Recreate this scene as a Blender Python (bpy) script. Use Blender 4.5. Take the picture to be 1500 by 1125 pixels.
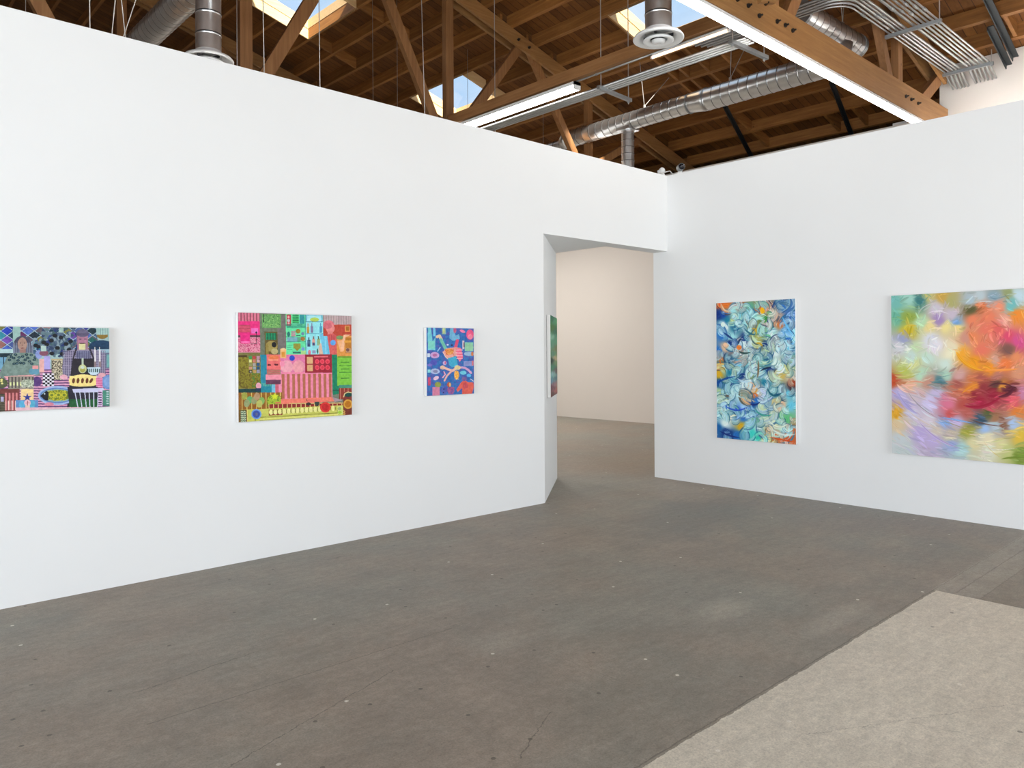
import bpy, bmesh, math, random
import numpy as np
from mathutils import Vector, Matrix
for o in list(bpy.data.objects): bpy.data.objects.remove(o)
S = bpy.context.scene
COL = S.collection
PI = math.pi

# ------------------------------------------------------------------ camera
F_PX, YAW, ROLL, CZ = 1109.68, .8291, -.0059, 1.5343
cam = bpy.data.cameras.new('camera'); co = bpy.data.objects.new('camera', cam); COL.objects.link(co)
cam.sensor_width = 36; cam.lens = 36*F_PX/1500; cam.shift_y = -45.8/1500
cam.clip_start = .02; cam.clip_end = 200
fw = Vector((math.cos(YAW), math.sin(YAW), 0)); rt = Vector((math.sin(YAW), -math.cos(YAW), 0)); up = rt.cross(fw)
r2 = rt*math.cos(ROLL)+up*math.sin(ROLL); u2 = r2.cross(fw)
co.matrix_world = Matrix(((r2.x, u2.x, -fw.x, 0), (r2.y, u2.y, -fw.y, 0), (r2.z, u2.z, -fw.z, CZ), (0, 0, 0, 1)))
S.camera = co

# ------------------------------------------------------------------ exposure, sky, sun
S.view_settings.view_transform = 'Standard'; S.view_settings.look = 'None'
S.view_settings.gamma = 1; S.view_settings.use_curve_mapping = False
S.view_settings.exposure = 0.49
W = bpy.data.worlds.new('sky'); S.world = W; W.use_nodes = True
nt = W.node_tree; nt.nodes.clear()
wo = nt.nodes.new('ShaderNodeOutputWorld'); bg = nt.nodes.new('ShaderNodeBackground')
tc = nt.nodes.new('ShaderNodeTexCoord'); ns = nt.nodes.new('ShaderNodeTexNoise'); rp = nt.nodes.new('ShaderNodeValToRGB')
ns.inputs['Scale'].default_value = 3.2; ns.inputs['Detail'].default_value = 5
rp.color_ramp.elements[0].position = .38; rp.color_ramp.elements[0].color = (.42, .68, 1, 1)
rp.color_ramp.elements[1].position = .68; rp.color_ramp.elements[1].color = (.9, .97, 1, 1)
nt.links.new(tc.outputs['Generated'], ns.inputs['Vector']); nt.links.new(ns.outputs['Fac'], rp.inputs['Fac'])
nt.links.new(rp.outputs['Color'], bg.inputs['Color']); bg.inputs['Strength'].default_value = .72
nt.links.new(bg.outputs['Background'], wo.inputs['Surface'])
sl = bpy.data.lights.new('sun', 'SUN'); sl.energy = 11.0; sl.angle = math.radians(3); sl.color = (1, .93, .82)
so = bpy.data.objects.new('sun', sl); COL.objects.link(so)
so.rotation_euler = Vector((.43, 1.25, -.9)).to_track_quat('-Z', 'Y').to_euler()

def area(name, loc, d, sx, sy, power, col=(1, 1, 1)):
    l = bpy.data.lights.new(name, 'AREA'); l.shape = 'RECTANGLE'; l.size = sx; l.size_y = sy; l.energy = power; l.color = col
    o = bpy.data.objects.new(name, l); COL.objects.link(o); o.location = loc
    o.rotation_euler = Vector(d).to_track_quat('-Z', 'Y').to_euler(); return o
STRIP = 10.0       # brightness of the tube diffusers
# added lamps for daylight through the added, unseen glazing behind the camera
area('added_fill_front', (2.9, -6.2, 1.9), (0, 1, -.05), 8.6, 3.4, 315, (.87, .945, 1))
area('added_fill_side', (-6.6, .2, 2.0), (1, 0, -.03), 8.0, 3.4, 480, (.88, .945, 1))  # unseen side lamp added to brighten the right wall
for sx_, sy_ in ((10.3, 12.4), (6.35, 12.5)): area('added_fill_gallery', (sx_, sy_, 4.6), (0, 0, -1), 1.2, 3.0, 140, (1, .97, .92))  # hidden lamps added to brighten the room beyond the doorway

# ------------------------------------------------------------------ constants of the place
WL, WR, H = 5.4742, 7.5636, 3.66          # face of the left wall (y), face of the right wall (x), wall height
XE = 13.16                                # east wall of the building
T0, T1, T2, T3 = -1.22, 4.2, 9.62, 15.04  # roof trusses (y)
CB, CT = 4.957, 5.325                     # bottom chord underside / top
def zr(x): return 9.564-.283*abs(x)       # underside of the roof joists
JD = .2                                   # joist depth

# ------------------------------------------------------------------ materials
MATS = {}
def mat(name, color, rough=.6, metal=0, spec=.5, emit=None, es=0):
    if name in MATS: return MATS[name]
    m = bpy.data.materials.new(name); m.use_nodes = True; b = m.node_tree.nodes['Principled BSDF']
    b.inputs['Base Color'].default_value = (*color, 1); b.inputs['Roughness'].default_value = rough
    b.inputs['Metallic'].default_value = metal; b.inputs['Specular IOR Level'].default_value = spec
    if emit: b.inputs['Emission Color'].default_value = (*emit, 1); b.inputs['Emission Strength'].default_value = es
    MATS[name] = m; return m
def N(m, t, **k):
    n = m.node_tree.nodes.new(t)
    for a, v in k.items():
        if a in n.inputs: n.inputs[a].default_value = v
        else: setattr(n, a, v)
    return n
def L(m, a, b): m.node_tree.links.new(a, b)
def ramp(m, src, stops):
    r = N(m, 'ShaderNodeValToRGB'); cr = r.color_ramp
    while len(cr.elements) < len(stops): cr.elements.new(.5)
    for e, (p, c) in zip(cr.elements, stops): e.position = p; e.color = (*c, 1)
    L(m, src, r.inputs['Fac']); return r.outputs['Color']
def mixc(m, fac, a, b, mode='MIX'):
    n = N(m, 'ShaderNodeMix', data_type='RGBA', blend_type=mode)
    for s, v in ((n.inputs[0], fac), (n.inputs[6], a), (n.inputs[7], b)):
        if isinstance(v, bpy.types.NodeSocket): L(m, v, s)
        elif isinstance(v, (tuple, list)): s.default_value = (*v, 1)
        else: s.default_value = v
    return n.outputs[2]
def math_(m, op, a, b=None, c=None, clamp=False):
    n = N(m, 'ShaderNodeMath', operation=op, use_clamp=clamp)
    for i, v in enumerate((a, b, c)):
        if v is None: continue
        if isinstance(v, bpy.types.NodeSocket): L(m, v, n.inputs[i])
        else: n.inputs[i].default_value = v
    return n.outputs[0]
def bsdf(m): return m.node_tree.nodes['Principled BSDF']
def noise(m, vec, scale, detail=4, rough=.55, scl=None):
    if scl:
        mp = N(m, 'ShaderNodeMapping'); mp.inputs['Scale'].default_value = scl; L(m, vec, mp.inputs['Vector']); vec = mp.outputs[0]
    n = N(m, 'ShaderNodeTexNoise', Scale=scale, Detail=detail, Roughness=rough); L(m, vec, n.inputs['Vector']); return n.outputs['Fac']
def coords(m, kind='Object'): return N(m, 'ShaderNodeTexCoord').outputs[kind]
def bump(m, h, strength, dist=.01):
    b = N(m, 'ShaderNodeBump', Strength=strength, Distance=dist); L(m, h, b.inputs['Height']); L(m, b.outputs[0], bsdf(m).inputs['Normal'])

def wall_mat(name, col):
    m = mat(name, col, .75, spec=.3); v = coords(m)
    c = ramp(m, noise(m, v, .7, 3), [(.3, tuple(x*.975 for x in col)), (.7, col)]); L(m, c, bsdf(m).inputs['Base Color'])
    bump(m, noise(m, v, 90, 3), .06, .003); return m
M_WALL = wall_mat('white_painted_plaster', (.86, .86, .855))
M_EAST = wall_mat('warm_white_painted_masonry', (.73, .68, .63))
def wood(name, dark, light, rough=.6, axis=0, scale=1.0):
    m = mat(name, light, rough, spec=.35); v = coords(m)
    info = N(m, 'ShaderNodeObjectInfo')
    scl = [26, 26, 26]; scl[axis] = 1.4
    g = noise(m, v, scale, 6, .65, tuple(scl)); b = noise(m, v, 1.3, 3)
    g2 = math_(m, 'ADD', math_(m, 'MULTIPLY', g, .7), math_(m, 'MULTIPLY', b, .3))
    c = ramp(m, g2, [(.3, dark), (.55, tuple((a+b_)/2 for a, b_ in zip(dark, light))), (.72, light)])
    kn = N(m, 'ShaderNodeTexVoronoi', Scale=2.2); L(m, v, kn.inputs['Vector'])
    k = math_(m, 'LESS_THAN', kn.outputs['Distance'], .045)
    c = mixc(m, math_(m, 'MULTIPLY', k, .55), c, tuple(x*.35 for x in dark))
    c = mixc(m, 1.0, c, ramp(m, info.outputs['Random'], [(0, (.82, .82, .82)), (1, (1.1, 1.08, 1.05))]), 'MULTIPLY')
    L(m, c, bsdf(m).inputs['Base Color']); bump(m, g, .25, .004); return m
M_BEAM = wood('douglas_fir_beam_along_x', (.22, .10, .032), (.42, .225, .085), .5, 0)
M_BEAMY = wood('douglas_fir_beam_along_y', (.24, .105, .035), (.46, .235, .095), .5, 1)
M_POST = wood('douglas_fir_upright', (.22, .095, .035), (.42, .21, .085), .5, 2)
M_JOIST = wood('old_joist_timber_along_y', (.17, .063, .013), (.45, .20, .055), .6, 1)
M_BLOCK = wood('old_joist_timber_along_x', (.17, .063, .013), (.45, .20, .055), .6, 0)
M_CURB = wood('pale_pine', (.62, .40, .18), (.82, .58, .32), .55, 0)
def deck():
    m = mat('roof_boards', (.2, .08, .02), .65, spec=.25); v = coords(m)
    sp = N(m, 'ShaderNodeSeparateXYZ'); L(m, v, sp.inputs[0])
    y = math_(m, 'DIVIDE', sp.outputs['Y'], .143); iy = math_(m, 'FLOOR', y); fy = math_(m, 'FRACT', y)
    cx = N(m, 'ShaderNodeCombineXYZ'); L(m, iy, cx.inputs[0])
    xx = math_(m, 'FLOOR', math_(m, 'DIVIDE', math_(m, 'ADD', sp.outputs['X'], math_(m, 'MULTIPLY', iy, 1.37)), 3.1)); L(m, xx, cx.inputs[1])
    wn = N(m, 'ShaderNodeTexWhiteNoise', noise_dimensions='2D'); L(m, cx.outputs[0], wn.inputs['Vector'])
    base = ramp(m, wn.outputs['Value'], [(0, (.085, .027, .004)), (.5, (.16, .056, .010)), (1, (.26, .105, .022))])
    g = noise(m, v, 1, 6, .65, (1.4, 30, 30))
    c = mixc(m, .5, base, ramp(m, g, [(.3, (.09, .034, .009)), (.7, (.21, .09, .027))]))
    gap = math_(m, 'LESS_THAN', fy, .07); c = mixc(m, math_(m, 'MULTIPLY', gap, .8), c, (.02, .008, .003))
    L(m, c, bsdf(m).inputs['Base Color']); bump(m, math_(m, 'SUBTRACT', 1, gap), .4, .004); return m
M_DECK = deck()
def galv(name, base, rough=.32):
    m = mat(name, base, rough, .92); v = coords(m)
    n = noise(m, v, 6, 5, .7)
    L(m, ramp(m, n, [(.3, tuple(x*.86 for x in base)), (.7, base)]), bsdf(m).inputs['Base Color'])
    L(m, math_(m, 'MULTIPLY_ADD', n, .08, rough-.04), bsdf(m).inputs['Roughness'])
    bump(m, noise(m, v, 3, 3), .08, .02); return m
M_GALV = galv('galvanised_spiral_duct_metal', (.80, .81, .82), .30)
M_PIPE = galv('galvanised_conduit_metal', (.50, .51, .51), .46)
M_STRUT = galv('dull_galvanised_strut', (.40, .42, .43), .5)
M_SEAM = mat('duct_lock_seam', (.16, .165, .17), .5, .8)
M_STEEL = mat('dark_painted_steel', (.022, .026, .028), .5, .4)
M_BOLT = mat('dark_bolt_steel', (.035, .03, .028), .45, .7)
M_WHITE = mat('white_enamel', (.78, .78, .77), .4)
M_CANV = mat('white_primed_canvas', (.84, .83, .81), .8)
M_BLACK = mat('black_plastic', (.012, .012, .014), .35)
M_LENS = mat('black_lens_glass', (.004, .004, .008), .08)
M_WIRE = mat('steel_cable', (.46, .43, .40), .45, .5)
M_CABLE = mat('white_cable', (.6, .58, .55), .5)
M_LED = mat('lit_white_diffuser', (1, 1, 1), .5, emit=(1, .98, .945), es=STRIP)
M_WARM = mat('lit_warm_diffuser', (1, .9, .8), .5, emit=(1, .62, .36), es=1.6)
def pane():
    m = bpy.data.materials.new('window_glass'); m.use_nodes = True; n = m.node_tree; n.nodes.clear()
    o = n.nodes.new('ShaderNodeOutputMaterial'); t = n.nodes.new('ShaderNodeBsdfTransparent'); g = n.nodes.new('ShaderNodeBsdfGlossy')
    t.inputs[0].default_value = (.97, .985, 1, 1); g.inputs['Roughness'].default_value = .03
    f = n.nodes.new('ShaderNodeValue'); f.outputs[0].default_value = .03; mx = n.nodes.new('ShaderNodeMixShader')
    n.links.new(f.outputs[0], mx.inputs[0]); n.links.new(t.outputs[0], mx.inputs[1]); n.links.new(g.outputs[0], mx.inputs[2]); n.links.new(mx.outputs[0], o.inputs[0])
    return m
M_PANE = pane()

def floor_mat():
    m = mat('worn_polished_concrete', (.25, .23, .2), .5, spec=.35); v = coords(m)
    sp = N(m, 'ShaderNodeSeparateXYZ'); L(m, v, sp.inputs[0]); X, Y = sp.outputs['X'], sp.outputs['Y']
    wob = math_(m, 'MULTIPLY', math_(m, 'SUBTRACT', noise(m, v, 14, 6, .7), .5), .035)
    n1 = noise(m, v, .55, 5, .6); n2 = noise(m, v, 2.6, 6, .65); n3 = noise(m, v, 26, 6, .75)
    cold = ramp(m, n2, [(.3, (.185, .180, .160)), (.7, (.270, .262, .235))])
    warm = ramp(m, n2, [(.3, (.200, .172, .145)), (.7, (.295, .255, .218))])
    old = mixc(m, ramp(m, n1, [(.42, (0, 0, 0)), (.6, (1, 1, 1))]), warm, cold)
    def blob(cx, cy, rx, ry, ang=0, soft=.35, k=1.0):
        dx = math_(m, 'SUBTRACT', X, cx); dy = math_(m, 'SUBTRACT', Y, cy)
        ca, sa = math.cos(ang), math.sin(ang)
        a = math_(m, 'DIVIDE', math_(m, 'ADD', math_(m, 'MULTIPLY', dx, ca), math_(m, 'MULTIPLY', dy, sa)), rx)
        b = math_(m, 'DIVIDE', math_(m, 'SUBTRACT', math_(m, 'MULTIPLY', dy, ca), math_(m, 'MULTIPLY', dx, sa)), ry)
        r = math_(m, 'SQRT', math_(m, 'ADD', math_(m, 'MULTIPLY', a, a), math_(m, 'MULTIPLY', b, b)))
        r = math_(m, 'ADD', r, math_(m, 'MULTIPLY', math_(m, 'SUBTRACT', n2, .5), .9))
        return math_(m, 'MULTIPLY', math_(m, 'DIVIDE', math_(m, 'SUBTRACT', 1, r), soft, clamp=True), k)
    old = mixc(m, blob(6.0, 4.1, 1.5, .55, .2, .5, .5), old, (.14, .138, .135))
    old = mixc(m, blob(7.2, 3.0, 1.0, 1.3, 0, .6, .35), old, (.17, .17, .178))
    old = mixc(m, blob(2.6, 2.0, .9, .5, .3, .6, .35), old, (.19, .195, .175))
    old = mixc(m, blob(3.97, 2.48, .34, .17, .1, .9, .6), old, (.40, .38, .33))
    old = mixc(m, blob(2.66, 3.02, .26, .16, .3, 1.1, .4), old, (.36, .35, .31))
    old = mixc(m, blob(3.1, 2.9, .2, .12, .3, 1.1, .3), old, (.36, .35, .31))
    old = mixc(m, blob(4.3, 1.95, .5, .1, 0, .5, .35), old, (.38, .36, .32))
    old = mixc(m, blob(8.6, 6.6, 1.6, 1.2, 0, .8, .4), old, (.30, .22, .15))
    # new paler slab, cut square
    e1 = math_(m, 'LESS_THAN', math_(m, 'ADD', Y, wob), 1.745); e2 = math_(m, 'LESS_THAN', math_(m, 'ADD', X, math_(m, 'MULTIPLY', wob, .4)), 5.26)
    slab = math_(m, 'MULTIPLY', e1, e2)
    nw = mixc(m, ramp(m, n1, [(.4, (0, 0, 0)), (.62, (1, 1, 1))]), ramp(m, n2, [(.3, (.52, .495, .435)), (.7, (.60, .575, .51))]), ramp(m, n2, [(.3, (.53, .50, .44)), (.7, (.605, .57, .505))]))
    # paler filled trench between two saw cuts running on to the wall
    t = math_(m, 'MULTIPLY', math_(m, 'GREATER_THAN', X, 5.26), math_(m, 'MULTIPLY', math_(m, 'LESS_THAN', Y, 1.77), math_(m, 'GREATER_THAN', Y, 1.5)))
    old = mixc(m, math_(m, 'MULTIPLY', t, math_(m, 'MULTIPLY', n2, .62)), old, (.38, .37, .335))
    c = mixc(m, slab, old, nw)
    def line(axis, pos, lo, hi, w, k):
        A, B = (Y, X) if axis == 'y' else (X, Y)
        d = math_(m, 'ABSOLUTE', math_(m, 'SUBTRACT', math_(m, 'ADD', A, wob), pos))
        r = math_(m, 'MULTIPLY', math_(m, 'LESS_THAN', d, w), math_(m, 'MULTIPLY', math_(m, 'GREATER_THAN', B, lo), math_(m, 'LESS_THAN', B, hi)))
        return math_(m, 'MULTIPLY', r, math_(m, 'MULTIPLY', n3, k*1.6, clamp=True))
    for a in (('y', 1.76, -8, 5.3, .0035, .6), ('y', 1.76, 5.3, 7.6, .003, .4), ('y', 1.50, 5.26, 7.6, .003, .4), ('y', 1.64, 5.3, 7.6, .004, .45), ('x', 5.27, -8, 1.74, .003, .25),
              ('y', 3.35, 1.0, 2.6, .003, .6), ('y', 4.35, 3.8, 7.4, .004, .3), ('x', 2.75, 2.2, 3.0, .002, .3)):
        c = mixc(m, line(*a), c, (.07, .062, .055))
    def crack(x0, y0, x1, y1, w, k):
        ln = math.hypot(x1-x0, y1-y0); ux, uy = (x1-x0)/ln, (y1-y0)/ln
        dx = math_(m, 'SUBTRACT', X, x0); dy = math_(m, 'SUBTRACT', Y, y0)
        s = math_(m, 'ADD', math_(m, 'MULTIPLY', dx, ux), math_(m, 'MULTIPLY', dy, uy))
        d = math_(m, 'ABSOLUTE', math_(m, 'ADD', math_(m, 'SUBTRACT', math_(m, 'MULTIPLY', dy, ux), math_(m, 'MULTIPLY', dx, uy)), math_(m, 'MULTIPLY', wob, 1.6)))
        return math_(m, 'MULTIPLY', math_(m, 'MULTIPLY', math_(m, 'LESS_THAN', d, w), math_(m, 'MULTIPLY', math_(m, 'GREATER_THAN', s, 0), math_(m, 'LESS_THAN', s, ln))), k)
    for a in ((.98, 2.75, 2.05, 3.10, .0025, .55), (1.05, 3.7, 1.65, 3.78, .003, .5), (1.95, 2.1, 2.3, 2.28, .002, .6), (2.9, 1.45, 4.2, .75, .0012, .45), (3.3, 1.25, 3.5, .6, .0015, .3)):
        c = mixc(m, crack(*a), c, (.06, .055, .05))
    # scattered white paint drips and dark specks
    vo = N(m, 'ShaderNodeTexVoronoi', Scale=2.3, voronoi_dimensions='2D'); L(m, v, vo.inputs['Vector'])
    sel = N(m, 'ShaderNodeSeparateColor'); L(m, vo.outputs['Color'], sel.inputs[0])
    w_ = math_(m, 'MULTIPLY', math_(m, 'LESS_THAN', vo.outputs['Distance'], .022), math_(m, 'GREATER_THAN', sel.outputs[0], .8))
    c = mixc(m, math_(m, 'MULTIPLY', w_, .8), c, (.68, .67, .63))
    vo2 = N(m, 'ShaderNodeTexVoronoi', Scale=3.1, voronoi_dimensions='2D'); L(m, v, vo2.inputs['Vector'])
    sel2 = N(m, 'ShaderNodeSeparateColor'); L(m, vo2.outputs['Color'], sel2.inputs[0])
    d_ = math_(m, 'MULTIPLY', math_(m, 'LESS_THAN', vo2.outputs['Distance'], .03), math_(m, 'GREATER_THAN', sel2.outputs[1], .7))
    c = mixc(m, math_(m, 'MULTIPLY', d_, .6), c, (.05, .045, .04))
    c = mixc(m, .55, c, ramp(m, n3, [(.3, (.62, .62, .62)), (.7, (1.2, 1.2, 1.2))]), 'MULTIPLY')
    c = mixc(m, 1.0, c, (1.20, 1.165, 1.10), 'MULTIPLY')
    fine = noise(m, v, 110, 4, .8); strk = noise(m, v, 1, 6, .7, (7, 34, 1))
    c = mixc(m, .7, c, ramp(m, fine, [(.32, (.62, .62, .62)), (.5, (1, 1, 1)), (.72, (1.3, 1.3, 1.3))]), 'MULTIPLY')
    c = mixc(m, .3, c, ramp(m, strk, [(.3, (.72, .72, .73)), (.7, (1.2, 1.19, 1.17))]), 'MULTIPLY')
    # faint swirled trowel marks
    wv = N(m, 'ShaderNodeTexWave', wave_type='RINGS', Scale=2.4, Distortion=9, Detail=4); wv.inputs['Detail Scale'].default_value = 1.2; L(m, v, wv.inputs['Vector'])
    c = mixc(m, .16, c, ramp(m, wv.outputs['Fac'], [(0, (.8, .8, .8)), (1, (1.12, 1.12, 1.12))]), 'MULTIPLY')
    L(m, c, bsdf(m).inputs['Base Color']); L(m, math_(m, 'MULTIPLY_ADD', n2, .3, .36), bsdf(m).inputs['Roughness'])
    bump(m, n3, .12, .004); return m
M_FLOOR = floor_mat()

# ------------------------------------------------------------------ mesh helpers
def link(name, bm, m, parent=None, smooth=False):
    bmesh.ops.recalc_face_normals(bm, faces=bm.faces)
    me = bpy.data.meshes.new(name); bm.to_mesh(me); bm.free(); me.materials.append(m)
    if smooth:
        for p in me.polygons: p.use_smooth = True
    o = bpy.data.objects.new(name, me); COL.objects.link(o)
    if parent: o.parent = parent
    return o
def box(bm, x0, y0, z0, x1, y1, z1):
    v = [bm.verts.new((x, y, z)) for z in (z0, z1) for x, y in ((x0, y0), (x1, y0), (x1, y1), (x0, y1))]
    for f in ((0, 3, 2, 1), (4, 5, 6, 7), (0, 1, 5, 4), (1, 2, 6, 5), (2, 3, 7, 6), (3, 0, 4, 7)): bm.faces.new([v[i] for i in f])
def prism(bm, pts, a, b, ax=2):
    """polygon in the other two axes, extruded from a to b along ax"""
    def P(p, h): l = list(p); l.insert(ax, h); return l
    lo = [bm.verts.new(P(p, a)) for p in pts]; hi = [bm.verts.new(P(p, b)) for p in pts]; n = len(pts)
    bm.faces.new(lo[::-1]); bm.faces.new(hi)
    for i in range(n): bm.faces.new((lo[i], lo[(i+1) % n], hi[(i+1) % n], hi[i]))
def bar(bm, p, q, w, d, upv=(0, 0, 1)):
    """rectangular bar from p to q: w across, d along upv"""
    p, q = Vector(p), Vector(q); t = (q-p).normalized(); s = t.cross(Vector(upv)).normalized(); u = s.cross(t)
    v = [bm.verts.new(c+s*(a*w/2)+u*(b*d/2)) for c in (p, q) for a, b in ((-1, -1), (1, -1), (1, 1), (-1, 1))]
    for f in ((0, 3, 2, 1), (4, 5, 6, 7), (0, 1, 5, 4), (1, 2, 6, 5), (2, 3, 7, 6), (3, 0, 4, 7)): bm.faces.new([v[i] for i in f])
def tube(bm, pts, r, n=12, cap=True):
    pts = [Vector(p) for p in pts]; R = r if isinstance(r, (list, tuple)) else [r]*len(pts)
    t0 = (pts[1]-pts[0]).normalized(); s = t0.orthogonal().normalized(); rings = []
    for i, p in enumerate(pts):
        t = (pts[min(i+1, len(pts)-1)]-pts[max(i-1, 0)]).normalized()
        s = (s-t*s.dot(t)).normalized(); u = t.cross(s)
        rings.append([bm.verts.new(p+(s*math.cos(2*PI*k/n)+u*math.sin(2*PI*k/n))*R[i]) for k in range(n)])
    for a, b in zip(rings, rings[1:]):
        for k in range(n): bm.faces.new((a[k], a[(k+1) % n], b[(k+1) % n], b[k]))
    if cap: bm.faces.new(rings[0][::-1]); bm.faces.new(rings[-1])
def lathe(bm, prof, loc=(0, 0, 0), n=40, axis='z'):
    rings = []
    for r, h in prof:
        rings.append([bm.verts.new((loc[0]+r*math.cos(2*PI*k/n), loc[1]+r*math.sin(2*PI*k/n), loc[2]+h)) for k in range(n)])
    for a, b in zip(rings, rings[1:]):
        for k in range(n): bm.faces.new((a[k], a[(k+1) % n], b[(k+1) % n], b[k]))
    return rings
def thing(name, label, cat, loc=(0, 0, 0), group=None):
    o = bpy.data.objects.new(name, None); o.empty_display_size = .1; COL.objects.link(o); o.location = loc
    o['label'] = label; o['category'] = cat
    if group: o['group'] = group
    return o
def tag(o, label, cat, group=None):
    o['label'] = label; o['category'] = cat
    if group: o['group'] = group
    return o
def struct(name, bm, m, label=None, smooth=False):
    o = link(name, bm, m, smooth=smooth); o['kind'] = 'structure'; o['category'] = name.split('_')[0]
    if label: o['label'] = label
    return o
def part(name, bm, m, par, smooth=False, label=None):
    """mesh in world coordinates hung under its thing (whose origin may be elsewhere)"""
    root = par; off = Vector((0, 0, 0))
    while root: off += root.location; root = root.parent
    bmesh.ops.translate(bm, verts=bm.verts, vec=-off)
    o = link(name, bm, m, par, smooth)
    if label: o['label'] = label
    return o
def NB(): return bmesh.new()
rnd = random.Random(4)

# ================================================================== the room
b = NB(); box(b, -7, -6.7, -.12, 14.9, 20.8, 0); struct('floor', b, M_FLOOR, 'worn grey-brown concrete floor with a paler square-cut slab at right')
A = (5.4588, WL); B = (6.6501, 6.4542); YB = 5.6774; HZ = 2.748
b = NB()
prism(b, [(-6.9, WL), A, B, (6.55, 6.575), (5.40, YB+.02), (-6.9, YB+.02)], 0, H)
prism(b, [A, (WR, WL), (WR, YB), (6.66, YB), B], HZ, H)
struct('wall_left', b, M_WALL, 'long white partition wall with the doorway and its splayed jamb')
b = NB(); box(b, WR, -6.5, 0, WR+.2, YB, H); struct('wall_right', b, M_WALL, 'white partition wall carrying the two swirling abstract paintings')
b = NB(); box(b, XE, -6.5, 0, XE+.25, 4.27, 6.02); box(b, XE, 4.27, 0, XE+.25, 20.6, 5.26)
struct('wall_east', b, M_EAST, 'warm off-white end wall seen through the doorway and under the roof')
b = NB(); box(b, 14.7, -6.7, 0, 14.9, 20.8, 5.6); struct('wall_outer', b, M_EAST)
b = NB(); box(b, -7.1, 5.6, 0, -6.9, 20.8, 8.2); box(b, -7.1, -6.7, 3.9, -6.9, 5.6, 8.2); box(b, -7.1, -6.7, 0, -6.9, -3.6, 3.9); box(b, -7.1, 4.6, 0, -6.9, 5.6, 3.9); struct('wall_west', b, M_WALL)
b = NB(); prism(b, [(-7, 0), (14.9, 0), (14.9, 5.5), (0, 9.72), (-7, 7.75)], 20.6, 20.8, 1); struct('wall_north', b, M_EAST)
b = NB()                                   # front wall: solid above and beside a wide glazed opening, added for daylight
prism(b, [(-7, 4.1), (14.9, 4.1), (14.9, 5.5), (0, 9.72), (-7, 7.75)], -6.7, -6.5, 1)
box(b, -7, -6.7, 0, -1.6, -6.5, 4.1); box(b, 7.4, -6.7, 0, 14.9, -6.5, 4.1); struct('wall_front', b, M_WALL)
wf = NB()  # front glazing, added out of view to bring in daylight
for x in (-1.6, .6, 2.9, 5.1, 7.34): box(wf, x, -6.65, 0, x+.06, -6.55, 4.1)
for z in (0, 4.04): box(wf, -1.6, -6.64, z, 7.4, -6.56, z+.06)
w4 = struct('window_4', wf, M_STEEL); b = NB(); box(b, -1.6, -6.61, .05, 7.4, -6.6, 4.05); part('pane', b, M_PANE, w4)

wf = NB()  # side glazing, added out of view for light on the right wall
for y in (-3.6, -1.57, .47, 2.5, 4.54): box(wf, -7.05, y, 0, -6.95, y+.06, 3.9)
for z in (0, 3.84): box(wf, -7.04, -3.6, z, -6.96, 4.6, z+.06)
w5 = struct('window_5', wf, M_STEEL); b = NB(); box(b, -7.01, -3.55, .05, -7.0, 4.55, 3.85); part('pane', b, M_PANE, w5)

SKY = [(5.73, 6.98, 11.62, 13.36), (9.27, 10.49, 11.5, 13.23), (9.36, 10.58, 6.1, 7.85)]
bays = [(-6.5, T0), (T0, T1), (T1, T2), (T2, T3), (T3, 20.6)]
near = [1.1, 1.75, 2.4, 3.05, 3.7, 4.35, 5.0, 5.65, 6.3, 6.95, 7.55, 8.17, 8.75, 9.34, 9.97, 10.6, 11.37, 12.09, 12.65, 13.36, 14.05]
far_ = [.55, 1.15, 1.75, 2.35, 2.95, 3.55, 4.1, 4.65, 5.2, 5.71, 6.35, 7.0, 7.52, 8.07, 8.63, 9.25, 9.87, 10.51, 11.1, 11.7, 12.3, 12.9, 13.5, 14.1]
# roof boards, left open at the skylights
xs = sorted({-7.0, 0.0, 14.9}|{v for s in SKY for v in s[:2]}); ys = sorted({-6.6, 20.7}|{v for s in SKY for v in s[2:]})
b = NB()
for x0, x1 in zip(xs, xs[1:]):
    for y0, y1 in zip(ys, ys[1:]):
        cx, cy = (x0+x1)/2, (y0+y1)/2
        if any(s[0] < cx < s[1] and s[2] < cy < s[3] for s in SKY): continue
        prism(b, [(x0, zr(x0)+JD), (x1, zr(x1)+JD), (x1, zr(x1)+JD+.03), (x0, zr(x0)+JD+.03)], y0, y1, 1)
ceiling = struct('ceiling', b, M_DECK, 'dark brown boarded timber roof with exposed joists')
jn = 0
def joist(x, y0, y1, w=.055):
    b = NB(); prism(b, [(x-w/2, zr(x-w/2)), (x+w/2, zr(x+w/2)), (x+w/2, zr(x+w/2)+JD), (x-w/2, zr(x-w/2)+JD)], y0, y1, 1)
    link('joist', b, M_JOIST, ceiling)
def spans(x, y0, y1):
    cuts = [(s[2]-.032, s[3]+.032) for s in SKY if s[0]+.05 < x < s[1]-.05 and s[3] > y0 and s[2] < y1]
    if not cuts: return [(y0, y1)]
    c = cuts[0]; return [(y0, c[0]), (c[1], y1)]
for k, (y0, y1) in enumerate(bays):
    lst = near if k in (1, 2) else far_
    if k == 0: lst = far_[::2]
    for x in lst:
        if k == 1 and x > XE: continue
        for a, c in spans(x, y0+.02, y1-.02): joist(x, a, c, .06 if k in (1, 2) else .05)
for x in [-.6*i for i in range(1, 12, 2)]: joist(x, -6.5, 20.6)
def block(x0, x1, y, w=.05, m=None):
    b = NB(); prism(b, [(x0, zr(x0)+.012), (x1, zr(x1)+.012), (x1, zr(x1)+JD), (x0, zr(x0)+JD)], y-w/2, y+w/2, 1)
    link('joist_blocking', b, M_BLOCK, ceiling)
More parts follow.
